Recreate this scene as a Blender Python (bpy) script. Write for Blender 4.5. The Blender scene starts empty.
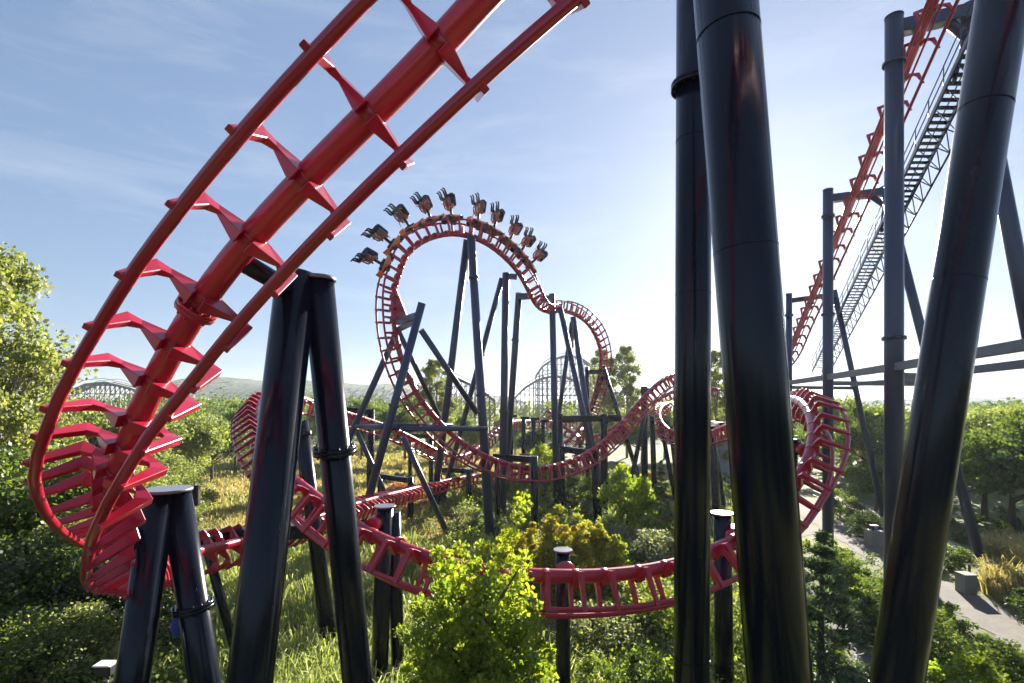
import bpy, bmesh, math, random
import numpy as np
from mathutils import Vector, Matrix
R = math.radians
random.seed(4); RNG = np.random.default_rng(11)
S = bpy.context.scene; COL = S.collection

# ------------------------------------------------------------------ camera, sky, sun, exposure
HC = 10.0; F = 512.0; CX = 512.0; CY = 402.0
cam_d = bpy.data.cameras.new('camera'); cam = bpy.data.objects.new('camera', cam_d); COL.objects.link(cam)
cam.location = (0, 0, HC); cam.rotation_euler = (R(90), 0, 0)
cam_d.lens = 18; cam_d.sensor_width = 36; cam_d.shift_y = (CY-341.5)/1024
cam_d.clip_start = .05; cam_d.clip_end = 8000
S.camera = cam
SUN_AZ, SUN_EL = 25.2, 19.5                      # degrees right of +Y, above the horizon
W = bpy.data.worlds.new('World'); S.world = W; W.use_nodes = True
nt = W.node_tree; nt.nodes.clear()
def N(t, ty, **k):
    n = t.nodes.new(ty)
    for a, b in k.items():
        if a in n.inputs: n.inputs[a].default_value = b
        else: setattr(n, a, b)
    return n
wo = N(nt, 'ShaderNodeOutputWorld'); bg = N(nt, 'ShaderNodeBackground'); bg.inputs[1].default_value = .067
sky = N(nt, 'ShaderNodeTexSky', sky_type='NISHITA', sun_disc=False, sun_elevation=R(SUN_EL), sun_rotation=R(SUN_AZ), altitude=50, air_density=1.0, dust_density=.45, ozone_density=2.2)
tc = N(nt, 'ShaderNodeTexCoord'); mp = N(nt, 'ShaderNodeMapping')
mp.inputs['Rotation'].default_value = (R(12), R(-18), R(20)); mp.inputs['Scale'].default_value = (1.2, 1.8, 7.5)
nz = N(nt, 'ShaderNodeTexNoise', Scale=1.7, Detail=8, Roughness=.62, Distortion=.7)
cr = N(nt, 'ShaderNodeMapRange'); cr.inputs[1].default_value = .50; cr.inputs[2].default_value = .82; cr.inputs[3].default_value = 0; cr.inputs[4].default_value = .34
mx = N(nt, 'ShaderNodeMixRGB', blend_type='MIX'); mx.inputs[2].default_value = (3.3, 3.55, 3.95, 1)
L = nt.links.new
L(tc.outputs['Generated'], mp.inputs[0]); L(mp.outputs[0], nz.inputs[0]); L(nz.outputs[0], cr.inputs[0])
gm = N(nt, 'ShaderNodeGamma'); gm.inputs[1].default_value = .52
wb = N(nt, 'ShaderNodeMixRGB', blend_type='MULTIPLY'); wb.inputs[0].default_value = 1; wb.inputs[2].default_value = (.72, .92, 1.38, 1)
L(sky.outputs[0], wb.inputs[1]); L(wb.outputs[0], gm.inputs[0]); L(cr.outputs[0], mx.inputs[0]); L(gm.outputs[0], mx.inputs[1]); L(mx.outputs[0], bg.inputs[0]); L(bg.outputs[0], wo.inputs[0])
sd = bpy.data.lights.new('sun', 'SUN'); sd.energy = 5.0; sd.angle = R(.5); sd.color = (1, .93, .80)
so = bpy.data.objects.new('sun', sd); COL.objects.link(so); so.location = (30, 60, 60)
sdir = Vector((math.sin(R(SUN_AZ))*math.cos(R(SUN_EL)), math.cos(R(SUN_AZ))*math.cos(R(SUN_EL)), math.sin(R(SUN_EL))))
so.rotation_euler = sdir.to_track_quat('Z', 'Y').to_euler()
S.view_settings.view_transform = 'Standard'; S.view_settings.look = 'None'
S.view_settings.exposure = 2.05; S.view_settings.gamma = 1
S.render.engine = 'CYCLES'
S.cycles.max_bounces = 6; S.cycles.transparent_max_bounces = 4; S.cycles.diffuse_bounces = 4; S.cycles.glossy_bounces = 3
S.cycles.transmission_bounces = 3; S.cycles.use_denoising = True; S.cycles.sample_clamp_indirect = 6

# ------------------------------------------------------------------ helpers
def at(px, py, D): return Vector(((px-CX)/F*D, D, HC+(CY-py)/F*D))
def gnd(px, D, z=0): return Vector(((px-CX)/F*D, D, z))
def tag(o, label=None, cat=None, group=None, kind=None):
    for k, v in (('label', label), ('category', cat), ('group', group), ('kind', kind)):
        if v: o[k] = v
    return o
def empty(name, loc, label, cat, group=None, rz=0):
    o = bpy.data.objects.new(name, None); COL.objects.link(o); o.location = loc; o.rotation_euler.z = rz
    o.empty_display_size = .3
    return tag(o, label, cat, group)
class MB:
    def __init__(s): s.v = []; s.f = []; s.sm = []; s.mi = []; s.m = 0
    def face(s, idx, smooth=False): s.f.append(idx); s.sm.append(smooth); s.mi.append(s.m)
    def tube(s, pts, rad, n=12, caps=True, closed=False, hint=None):
        pts = [Vector(p) for p in pts]; k = len(pts)
        if not hasattr(rad, '__len__'): rad = [rad]*k
        T = []
        for i in range(k):
            a = pts[i-1] if (i or closed) else pts[i]; b = pts[(i+1) % k] if (i < k-1 or closed) else pts[i]
            T.append((b-a).normalized())
        h = Vector((0, 0, 1)) if hint is None else Vector(hint)
        if abs(T[0].dot(h)) > .95: h = Vector((0, 1, 0))
        b0 = len(s.v); nrm = (h-T[0]*h.dot(T[0])).normalized()
        for i in range(k):
            nrm = (nrm-T[i]*nrm.dot(T[i])).normalized(); bi = T[i].cross(nrm)
            for j in range(n):
                a = 2*math.pi*j/n
                s.v.append(tuple(pts[i]+(nrm*math.cos(a)+bi*math.sin(a))*rad[i]))
        for i in range(k if closed else k-1):
            for j in range(n):
                p, q = b0+i*n, b0+((i+1) % k)*n
                s.face((p+j, q+j, q+(j+1) % n, p+(j+1) % n)[::-1], True)
        if caps and not closed:
            s.face(tuple(b0+j for j in range(n)), False); s.face(tuple(b0+(k-1)*n+j for j in range(n))[::-1], False)
        return s
    def rod(s, p, q, r, r2=None, n=12): return s.tube([p, q], [r, r if r2 is None else r2], n)
    def box(s, c, sx, sy, sz, M=None):
        b = len(s.v); c = Vector(c)
        for x in (-1, 1):
            for y in (-1, 1):
                for z in (-1, 1):
                    d = Vector((x*sx/2, y*sy/2, z*sz/2))
                    s.v.append(tuple(c+(M @ d if M else d)))
        for q in ((0, 1, 3, 2), (4, 6, 7, 5), (0, 4, 5, 1), (2, 3, 7, 6), (0, 2, 6, 4), (1, 5, 7, 3)): s.face(tuple(b+i for i in q))
        return s
    def bar(s, p, q, w, h, up=(0, 0, 1)):          # box beam from p to q, w wide (sideways), h high
        p = Vector(p); q = Vector(q); t = (q-p).normalized(); u = Vector(up)
        if abs(t.dot(u)) > .98: u = Vector((0, 1, 0))
        x = t.cross(u).normalized(); z = x.cross(t)
        return s.box((p+q)/2, w, (q-p).length, h, Matrix((x, t, z)).transposed())
    def poly(s, pts, d):                            # extruded polygon
        b = len(s.v); n = len(pts); d = Vector(d)
        for p in pts: s.v.append(tuple(Vector(p)))
        for p in pts: s.v.append(tuple(Vector(p)+d))
        s.face(tuple(b+i for i in range(n))[::-1]); s.face(tuple(b+n+i for i in range(n)))
        for i in range(n): s.face((b+i, b+(i+1) % n, b+n+(i+1) % n, b+n+i))
        return s
    def mesh(s, name, mats):
        m = bpy.data.meshes.new(name); m.from_pydata(s.v, [], s.f); m.update()
        m.polygons.foreach_set('use_smooth', s.sm); m.polygons.foreach_set('material_index', s.mi)
        for k in (mats if isinstance(mats, (list, tuple)) else [mats]): m.materials.append(k)
        bm = bmesh.new(); bm.from_mesh(m); bmesh.ops.recalc_face_normals(bm, faces=bm.faces); bm.to_mesh(m); bm.free()
        return m
    def build(s, name, mats, parent=None, bevel=0):
        m = s.mesh(name, mats)
        if bevel:
            bm = bmesh.new(); bm.from_mesh(m)
            es = [e for e in bm.edges if len(e.link_faces) == 2 and e.calc_face_angle(0) > .5]
            bmesh.ops.bevel(bm, geom=es, offset=bevel, segments=1, affect='EDGES', clamp_overlap=True)
            bm.to_mesh(m); bm.free()
        return link(name, m, parent)
def link(name, m, parent=None):
    o = bpy.data.objects.new(name, m); COL.objects.link(o)
    if parent:
        o.parent = parent
        p = parent; M = Matrix()
        while p: M = p.matrix_basis @ M; p = p.parent
        o.matrix_basis = M.inverted()              # parts are modelled in world space under a placed root
    return o
def np_mesh(name, V, Q, mat, tint=None):
    m = bpy.data.meshes.new(name); nv, nf, k = len(V), len(Q), Q.shape[1]
    m.vertices.add(nv); m.vertices.foreach_set('co', np.ascontiguousarray(V, dtype=np.float32).ravel())
    m.loops.add(nf*k); m.loops.foreach_set('vertex_index', np.ascontiguousarray(Q, dtype=np.int32).ravel())
    m.polygons.add(nf); m.polygons.foreach_set('loop_start', np.arange(nf, dtype=np.int32)*k)
    try: m.polygons.foreach_set('loop_total', np.full(nf, k, dtype=np.int32))
    except Exception: pass
    m.update(calc_edges=True); m.materials.append(mat)
    if tint is not None:
        a = m.attributes.new('tint', 'FLOAT', 'FACE'); a.data.foreach_set('value', tint.astype(np.float32))
    m.validate(); return m

# ------------------------------------------------------------------ materials
def new_mat(name):
    m = bpy.data.materials.new(name); m.use_nodes = True; t = m.node_tree
    return m, t, t.nodes['Principled BSDF'], t.nodes['Material Output']
def paint(name, col, rough=.3, coat=.4, metal=0, var=.12, scale=2.5, bump=.0, dirt=None, stretch=(1, 1, .25), spec=.5):
    m, t, b, o = new_mat(name); l = t.links.new
    tcn = N(t, 'ShaderNodeTexCoord'); mpn = N(t, 'ShaderNodeMapping'); mpn.inputs['Scale'].default_value = stretch
    n1 = N(t, 'ShaderNodeTexNoise', Scale=scale, Detail=6, Roughness=.65)
    l(tcn.outputs['Object'], mpn.inputs[0]); l(mpn.outputs[0], n1.inputs[0])
    r1 = N(t, 'ShaderNodeMapRange'); r1.inputs[1].default_value = .3; r1.inputs[2].default_value = .7
    r1.inputs[3].default_value = 1-var; r1.inputs[4].default_value = 1+var
    l(n1.outputs[0], r1.inputs[0])
    mu = N(t, 'ShaderNodeMixRGB', blend_type='MULTIPLY'); mu.inputs[0].default_value = 1; mu.inputs[1].default_value = (*col, 1)
    l(r1.outputs[0], mu.inputs[2]); src = mu.outputs[0]
    if dirt:
        n2 = N(t, 'ShaderNodeTexNoise', Scale=scale*2.6, Detail=9, Roughness=.75); l(mpn.outputs[0], n2.inputs[0])
        r2 = N(t, 'ShaderNodeMapRange'); r2.inputs[1].default_value = .55; r2.inputs[2].default_value = .8; r2.inputs[4].default_value = dirt[3]
        l(n2.outputs[0], r2.inputs[0])
        md = N(t, 'ShaderNodeMixRGB'); md.inputs[2].default_value = (*dirt[:3], 1); l(r2.outputs[0], md.inputs[0]); l(src, md.inputs[1]); src = md.outputs[0]
    l(src, b.inputs['Base Color'])
    r3 = N(t, 'ShaderNodeMapRange'); r3.inputs[3].default_value = rough*.75; r3.inputs[4].default_value = rough*1.35
    l(n1.outputs[0], r3.inputs[0]); l(r3.outputs[0], b.inputs['Roughness'])
    b.inputs['Metallic'].default_value = metal; b.inputs['Specular IOR Level'].default_value = spec; b.inputs['Coat Weight'].default_value = coat; b.inputs['Coat Roughness'].default_value = .12
    if bump:
        bn = N(t, 'ShaderNodeBump', Strength=bump, Distance=.02); n4 = N(t, 'ShaderNodeTexNoise', Scale=scale*9, Detail=5)
        l(tcn.outputs['Object'], n4.inputs[0]); l(n4.outputs[0], bn.inputs['Height']); l(bn.outputs[0], b.inputs['Normal'])
    return m
RED = paint('red_paint', (.36, .0035, .028), .30, .5, var=.10, dirt=(.16, .012, .014, .35))
BLK = paint('black_paint', (.006, .008, .017), .20, .12, var=.25, dirt=(.035, .032, .03, .25), spec=.26)
SLATE = paint('slate_paint', (.022, .033, .085), .30, .15, var=.15, dirt=(.04, .045, .07, .3))
STEEL = paint('galvanised_steel', (.16, .17, .20), .5, 0, metal=.2, var=.15)
CAPW = paint('pale_plate', (.13, .13, .17), .35, .2, var=.12)
ORANGE = paint('orange_plastic', (.80, .17, .01), .35, .3)
DARK = paint('dark_plastic', (.02, .02, .026), .5, 0)
SEATM = paint('seat_plastic', (.055, .032, .048), .5, 0)
HARN = paint('restraint_foam', (.34, .12, .09), .6, 0)
WOODW = paint('weathered_timber', (.33, .32, .31), .8, 0, bump=.1)
WOODB = paint('brown_timber', (.16, .11, .075), .8, 0, bump=.2)
CONC = paint('concrete', (.22, .215, .20), .85, 0, bump=.25, stretch=(1, 1, 1))
BARK = paint('bark', (.10, .08, .06), .9, 0, bump=.4)
PALEBARK = paint('pale_bark', (.26, .23, .19), .85, 0, bump=.3)
GREYW = paint('grey_cladding', (.26, .28, .31), .6, 0)
LENS = paint('blue_lens', (.10, .12, .45), .1, .8)
WHITEP = paint('white_plastic', (.72, .72, .74), .4, .1)
BLUEC = paint('blue_cloth', (.03, .06, .32), .8, 0)
def foliage(name, c0, c1, c2, trans=.45, rough=.55, tcol=(1.12, 1.2, .58)):
    m, t, b, o = new_mat(name); l = t.links.new; t.nodes.remove(b)
    at_ = N(t, 'ShaderNodeAttribute', attribute_name='tint'); oi = N(t, 'ShaderNodeObjectInfo')
    ad = N(t, 'ShaderNodeMath', operation='MULTIPLY_ADD'); ad.inputs[1].default_value = .14; l(oi.outputs['Random'], ad.inputs[0]); l(at_.outputs['Fac'], ad.inputs[2])
    rp = N(t, 'ShaderNodeValToRGB'); e = rp.color_ramp.elements
    e[0].position = .05; e[0].color = (*c0, 1); e[1].position = 1.0; e[1].color = (*c2, 1); k = e.new(.6); k.color = (*c1, 1)
    l(ad.outputs[0], rp.inputs[0])
    df = N(t, 'ShaderNodeBsdfDiffuse'); tr = N(t, 'ShaderNodeBsdfTranslucent'); gl = N(t, 'ShaderNodeBsdfGlossy', Roughness=rough); gl.inputs[0].default_value = (.8, .85, .9, 1)
    mt = N(t, 'ShaderNodeMixRGB', blend_type='MULTIPLY'); mt.inputs[0].default_value = 1; mt.inputs[2].default_value = (*tcol, 1); l(rp.outputs[0], mt.inputs[1])
    l(rp.outputs[0], df.inputs[0]); l(mt.outputs[0], tr.inputs[0])
    m1 = N(t, 'ShaderNodeMixShader'); m1.inputs[0].default_value = trans; l(df.outputs[0], m1.inputs[1]); l(tr.outputs[0], m1.inputs[2])
    m2 = N(t, 'ShaderNodeMixShader'); m2.inputs[0].default_value = .05; l(m1.outputs[0], m2.inputs[1]); l(gl.outputs[0], m2.inputs[2])
    l(m2.outputs[0], o.inputs[0]); return m
G_YEL = foliage('yellow_green_leaves', (.09, .15, .02), (.25, .32, .03), (.44, .42, .04), .58)
G_MID = foliage('mid_green_leaves', (.05, .085, .02), (.12, .165, .03), (.23, .26, .05), .5)
G_DRK = foliage('dark_green_leaves', (.025, .045, .016), (.06, .09, .022), (.14, .17, .045), .45)
G_PAL = foliage('pale_green_leaves', (.12, .15, .055), (.23, .26, .085), (.38, .38, .16), .52)
G_GRY = foliage('grey_green_leaves', (.11, .125, .07), (.23, .25, .14), (.46, .44, .30), .45)
G_POP = foliage('poplar_leaves', (.14, .16, .055), (.25, .27, .095), (.42, .39, .18), .55)
G_ORA = foliage('autumn_leaves', (.15, .19, .022), (.33, .33, .035), (.52, .27, .05), .55)
G_CON = foliage('conifer_needles', (.03, .06, .035), (.10, .15, .08), (.32, .37, .22), .4)
G_GRS = foliage('tall_grass_blades', (.12, .165, .045), (.29, .34, .10), (.60, .60, .38), .55, tcol=(1.12, 1.18, .6))
G_DRY = foliage('dry_grass_blades', (.22, .20, .07), (.42, .37, .14), (.60, .50, .28), .5, tcol=(1.1, 1.05, .7))
G_RUS = foliage('russet_leaves', (.16, .07, .05), (.28, .12, .08), (.40, .24, .13), .5, tcol=(1.2, 1, .6))

def ground_mat():
    m, t, b, o = new_mat('meadow_ground'); l = t.links.new
    g = N(t, 'ShaderNodeTexCoord')
    n1 = N(t, 'ShaderNodeTexNoise', Scale=.06, Detail=8, Roughness=.6); n2 = N(t, 'ShaderNodeTexNoise', Scale=1.6, Detail=9, Roughness=.7)
    for n in (n1, n2): l(g.outputs['Object'], n.inputs[0])
    r = N(t, 'ShaderNodeValToRGB'); e = r.color_ramp.elements
    e[0].position = .36; e[0].color = (.075, .10, .026, 1); e[1].position = .62; e[1].color = (.24, .215, .10, 1); k = e.new(.5); k.color = (.15, .165, .05, 1)
    l(n1.outputs[0], r.inputs[0])
    r2 = N(t, 'ShaderNodeMapRange'); r2.inputs[1].default_value = .3; r2.inputs[2].default_value = .7; r2.inputs[3].default_value = .55; r2.inputs[4].default_value = 1.3
    l(n2.outputs[0], r2.inputs[0])
    mu = N(t, 'ShaderNodeMixRGB', blend_type='MULTIPLY'); mu.inputs[0].default_value = 1; l(r.outputs[0], mu.inputs[1]); l(r2.outputs[0], mu.inputs[2])
    l(mu.outputs[0], b.inputs['Base Color']); b.inputs['Roughness'].default_value = .95
    bp = N(t, 'ShaderNodeBump', Strength=.6, Distance=.15); l(n2.outputs[0], bp.inputs['Height']); l(bp.outputs[0], b.inputs['Normal'])
    return m
def gravel_mat(name, c0, c1):
    m, t, b, o = new_mat(name); l = t.links.new; g = N(t, 'ShaderNodeTexCoord')
    n1 = N(t, 'ShaderNodeTexNoise', Scale=.9, Detail=10, Roughness=.7); n2 = N(t, 'ShaderNodeTexNoise', Scale=22, Detail=4)
    for n in (n1, n2): l(g.outputs['Object'], n.inputs[0])
    ml = N(t, 'ShaderNodeMixRGB'); ml.inputs[0].default_value = .5; l(n1.outputs[0], ml.inputs[1]); l(n2.outputs[0], ml.inputs[2])
    r = N(t, 'ShaderNodeValToRGB'); e = r.color_ramp.elements
    e[0].position = .35; e[0].color = (*c0, 1); e[1].position = .65; e[1].color = (*c1, 1)
    l(ml.outputs[0], r.inputs[0]); l(r.outputs[0], b.inputs['Base Color']); b.inputs['Roughness'].default_value = .95
    bp = N(t, 'ShaderNodeBump', Strength=.5, Distance=.03); l(n2.outputs[0], bp.inputs['Height']); l(bp.outputs[0], b.inputs['Normal'])
    return m

# ------------------------------------------------------------------ ground, paths, hills
g = MB(); k = 40
xs = [-4200, -900, -200, -60, 60, 200, 900, 4200]; ys = [-300, -20, 60, 200, 700, 2000, 6500]
for y in ys:
    for x in xs: g.v.append((x, y, 0))
for j in range(len(ys)-1):
    for i in range(len(xs)-1): g.face((j*8+i, j*8+i+1, j*8+8+i+1, j*8+8+i))
tag(g.build('ground', ground_mat()), kind='structure')
def ribbon(name, pts, wid, mat, z, wob=.15):
    pts = [Vector(p) for p in pts]; c = []
    for i in range(len(pts)-1):
        for s in range(12):
            u = s/12; p0, p1, p2, p3 = pts[max(i-1, 0)], pts[i], pts[i+1], pts[min(i+2, len(pts)-1)]
            c.append(.5*((2*p1)+(p2-p0)*u+(2*p0-5*p1+4*p2-p3)*u*u+(3*p1-p0-3*p2+p3)*u**3))
    c.append(pts[-1]); m = MB()
    for i, p in enumerate(c):
        t = (c[min(i+1, len(c)-1)]-c[max(i-1, 0)]).normalized(); n = Vector((t.y, -t.x, 0))
        a = wid/2+random.uniform(-wob, wob); b = wid/2+random.uniform(-wob, wob)
        m.v += [(p.x-n.x*a, p.y-n.y*a, z), (p.x+n.x*b, p.y+n.y*b, z)]
        if i: j = 2*i; m.face((j-2, j-1, j+1, j))
    tag(m.build(name, mat), kind='structure')
GRAV = gravel_mat('gravel', (.09, .08, .07), (.20, .18, .16)); SAND = gravel_mat('sandy_track', (.26, .23, .16), (.42, .38, .28))
MAINPATH = [(19.2, 9), (20.6, 17), (21.7, 21.7), (22.4, 24.5), (23.0, 27.2), (23.6, 32.4), (25.4, 39), (27, 50), (26, 64), (20, 80), (10, 95)]
ribbon('path', MAINPATH, 2.25, GRAV, .02)
ribbon('side_path', [(11.8, 10), (13.0, 16), (14.1, 21.5), (15.4, 27), (17.2, 33), (21, 38.5), (25.5, 40)], 1.5, GRAV, .016, .08)
ribbon('back_track', [(22, 12), (27.2, 25), (29.8, 34), (32.5, 45), (34.5, 60), (36, 90)], 2.0, SAND, .012)
ribbon('paved_yard', [(6.6, 60), (9.5, 63), (11.5, 72)], 3.2, GRAV, .024)
def hills(name, y, x0, x1, top, seed, mat, depth=420):
    rg = np.random.default_rng(seed); nx, ny = 420, 16; m = MB()
    ph = rg.uniform(0, 6.28, 12)
    for j in range(ny):
        v = j/(ny-1)
        for i in range(nx):
            u = i/(nx-1); x = x0+(x1-x0)*u
            h = .62+.2*math.sin(u*5.1+ph[0])+.12*math.sin(u*11+ph[1])+.07*math.sin(u*23+ph[2])
            e = min(1, min(u, 1-u)*7); z = top*h*(e*e*(3-2*e))*math.sin(min(v*1.7, 1)*math.pi/2)
            z += rg.uniform(0, 5.5)*(z > top*.1)
            m.v.append((x+rg.uniform(-3, 3), y+depth*v, z-.5))
    for j in range(ny-1):
        for i in range(nx-1): m.face((j*nx+i, j*nx+i+1, (j+1)*nx+i+1, (j+1)*nx+i), False)
    tag(m.build(name, mat), kind='structure')
HILL = paint('wooded_hillside', (.022, .042, .018), .95, 0, var=.5, scale=.02, stretch=(1, 1, 1), bump=.0)
hills('hills', 800, -720, 60, 66, 3, HILL); hills('hills', 900, 200, 1500, 26, 8, HILL)

# ------------------------------------------------------------------ the coaster track
G = 1.1; R_SPINE = .185; R_RAIL = .07
def path_of(ctrl, step=.2):
    P = np.array([c[:3] for c in ctrl], float); V = np.array([c[3:6] for c in ctrl], float)
    V /= np.linalg.norm(V, axis=1)[:, None]
    t = np.concatenate([[0], np.cumsum(np.linalg.norm(np.diff(P, axis=0), axis=1))])
    def nat(y):                                    # natural cubic spline
        n = len(t); h = np.diff(t); A = np.zeros((n, n)); r = np.zeros((n, y.shape[1])); A[0, 0] = A[-1, -1] = 1
        for i in range(1, n-1):
            A[i, i-1] = h[i-1]; A[i, i] = 2*(h[i-1]+h[i]); A[i, i+1] = h[i]
            r[i] = 6*((y[i+1]-y[i])/h[i]-(y[i]-y[i-1])/h[i-1])
        Mm = np.linalg.solve(A, r)
        def f(q):
            i = np.clip(np.searchsorted(t, q)-1, 0, n-2); a = (t[i+1]-q)[:, None]; b = (q-t[i])[:, None]; hh = h[i][:, None]
            return Mm[i]*a**3/(6*hh)+Mm[i+1]*b**3/(6*hh)+(y[i]/hh-Mm[i]*hh/6)*a+(y[i+1]/hh-Mm[i+1]*hh/6)*b
        return f
    fp = nat(P); q = np.arange(0, t[-1], step)
    X = fp(q); X = np.vstack([X, P[-1:]]); q = np.append(q, t[-1])
    Vv = np.stack([np.interp(q, t, V[:, k]) for k in range(3)], 1)
    s = np.concatenate([[0], np.cumsum(np.linalg.norm(np.diff(X, axis=0), axis=1))])
    T = np.gradient(X, axis=0); T /= np.linalg.norm(T, axis=1)[:, None]
    for _ in range(6):
        Vv[1:-1] = .25*Vv[:-2]+.5*Vv[1:-1]+.25*Vv[2:]
    Vv -= T*np.sum(T*Vv, 1)[:, None]; Vv /= np.linalg.norm(Vv, axis=1)[:, None]
    U = np.cross(T, Vv)
    return s, X, T, Vv, U
TIES = {}
def tie_mesh(off, mat, rsp, tw=1.0):
    if (off, mat.name) in TIES: return TIES[(off, mat.name)]
    d = off-.65; m = MB()
    for sg in (1, -1):                             # profile in (u, v) with half width w along the track
        top = [(.07, -.07, .14*tw), (.47, -.03, .055*tw), (.64, .02, .085*tw), (.665, .72+d, .06*tw)]
        bot = [(.07, .27, .14*tw), (.40, .09, .05*tw), (.49, .17, .075*tw), (.585, .71+d, .06*tw)]
        b = len(m.v)
        for p in top+bot:
            m.v.append((sg*p[0], -p[2], p[1])); m.v.append((sg*p[0], p[2], p[1]))
        I = lambda i, s: b+2*i+s
        for i in range(3):
            m.face((I(i, 0), I(i, 1), I(i+1, 1), I(i+1, 0))); m.face((I(i+4, 0), I(i+5, 0), I(i+5, 1), I(i+4, 1)))
            for s in (0, 1): m.face((I(i, s), I(i+1, s), I(i+5, s), I(i+4, s)))
        m.face((I(3, 0), I(3, 1), I(7, 1), I(7, 0))); m.face((I(0, 0), I(4, 0), I(4, 1), I(0, 1)))
    m.tube([(0, -.10*tw, 0), (0, .10*tw, 0)], rsp+.010, 24)
    me = m.mesh('tie', mat)
    bm = bmesh.new(); bm.from_mesh(me)
    es = [e for e in bm.edges if len(e.link_faces) == 2 and e.calc_face_angle(0) > .4]
    bmesh.ops.bevel(bm, geom=es, offset=.008, segments=1, affect='EDGES', clamp_overlap=True); bm.to_mesh(me); bm.free()
    TIES[(off, mat.name)] = me; return me
def track(label, ctrl, off=.8, gap=1.0, group=None, tight=None, tw=1.0, flanges=(), rs=R_SPINE, rr=R_RAIL, mat=None, seg=(20, 12)):
    mat = mat or RED
    s, X, T, V, U = path_of(ctrl)
    i0 = int(np.argmin(X[:, 2])); root = empty('coaster_track', (X[i0, 0], X[i0, 1], X[i0, 2]), label, 'coaster track', 'coaster track sections')
    loc = Vector(root.location)
    st = np.arange(len(s)) % 2 == 0; st[-1] = True
    def sweep(name, pts, r, n):
        m = MB(); m.tube([tuple(p) for p in pts], r, n)
        return m.build(name, mat, root)
    sp = sweep('spine', X[st], rs, seg[0])
    for sg in (1, -1): sweep('rail', (X+off*V+sg*G/2*U)[st], rr, seg[1])
    me = tie_mesh(off, mat, rs, tw)
    pos = np.arange(gap*.5, s[-1], gap)
    if tight:                                      # ties set closer together through the tight bend: one at each of these stations
        q = np.array([s[int(np.argmin(np.linalg.norm(X-np.array(ctrl[j][:3]), axis=1)))] for j in range(*tight)])
        pos = np.concatenate([np.arange(q[0]-gap, 0, -gap), q, np.arange(q[-1]+.45, q[-1]+5, .45), np.arange(q[-1]+5.4, s[-1], .7)])
    idx = [int(np.argmin(abs(s-p))) for p in pos]
    idx.sort(key=lambda i: np.linalg.norm(X[i]-np.array((0, 0, HC))))
    mats = [Matrix((U[i], T[i], V[i])).transposed().to_4x4() for i in idx]
    for n_, (i, M) in enumerate(zip(idx, mats)):
        M.translation = Vector(X[i])
        if n_ < 100:
            o = bpy.data.objects.new('tie', me); COL.objects.link(o); o.parent = root; o.matrix_basis = Matrix.Translation(-loc) @ M
    if len(idx) > 100:
        bm = bmesh.new()
        for M in mats[100:]:
            t_ = me.copy(); t_.transform(M); bm.from_mesh(t_); bpy.data.meshes.remove(t_)
        mm = bpy.data.meshes.new('tie_row'); bm.to_mesh(mm); bm.free(); mm.materials.append(mat)
        o = link('tie_row', mm, root); o['kind'] = 'stuff'
    for q in flanges:
        i = int(np.argmin(abs(s-q))); m = MB(); c = Vector(X[i]); t = Vector(T[i])
        for d in (-.03, .03): m.rod(c+t*(d-.028), c+t*(d+.028), rs+.085, n=28)
        nrm = Vector(V[i]); bi = t.cross(nrm)
        for k in range(12):
            a = k*math.pi/6; p = c+(nrm*math.cos(a)+bi*math.sin(a))*(rs+.05); m.rod(p-t*.10, p+t*.10, .018, n=6)
        m.build('flange', mat, root)
    return dict(s=s, X=X, T=T, V=V, U=U, off=off, root=root)
def P_(px, py, D, v): p = at(px, py, D); return (p.x, p.y, p.z, *v)

S1 = [(9.5, 7.5, 18.6, -.1, -.1, -1), (6.2, 5.6, 18.0, .1, -.3, -.95), (3.2, 4.9, 16.7, .25, -.65, -.75), (1.5, 4.95, 15.5, .25, -.78, -.6),
 (0.07, 5.08, 14.39, .2, -.84, -.49), (-0.72, 5.27, 13.71, .11, -.91, -.40), (-1.51, 5.47, 13.07, .05, -.91, -.41), (-2.31, 5.73, 12.49, .02, -.88, -.47), (-3.10, 6.04, 11.91, .05, -.87, -.49), (-3.79, 6.32, 11.30, .06, -.89, -.45), (-4.32, 6.56, 10.73, .06, -.93, -.36), (-4.70, 6.69, 10.20, .04, -.98, -.22), (-4.94, 6.75, 9.75, 0, -.99, -.14), (-5.10, 6.81, 9.40, -.14, -.98, -.16), (-5.26, 6.89, 9.14, -.29, -.92, -.28), (-5.47, 7.09, 8.86, -.45, -.80, -.39), (-5.83, 7.53, 8.50, -.55, -.73, -.42), (-6.34, 8.19, 8.08, -.62, -.68, -.39), (-6.90, 8.97, 7.67, -.68, -.64, -.36), (-7.46, 9.79, 7.33, -.70, -.60, -.39), (-7.94, 10.63, 7.0, -.71, -.55, -.44), (-8.32, 11.46, 6.63, -.70, -.51, -.49), (-8.66, 12.3, 6.29, -.74, -.45, -.50), (-8.99, 13.12, 6.01, -.8, -.35, -.48), (-9.25, 14.2, 5.75, -.85, -.2, -.42),
 (-9.3, 16.6, 5.35, -.88, 0, -.42), (-9.1, 20.5, 4.95, -.75, 0, -.65), P_(350, 506, 27, (-.5, 0, -.85)), P_(412, 489, 38, (-.25, .1, -1)), P_(470, 476.5, 46, (.1, .1, -1)), P_(540, 472, 54, (.2, .1, -1)), P_(600, 465, 60, (0, 0, -1))]
t1 = track('nearest red track sweeping overhead and curling down to the left', S1, .65, .9, flanges=(16.5,), rs=.155, tight=(4, 20), tw=.62)
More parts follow.
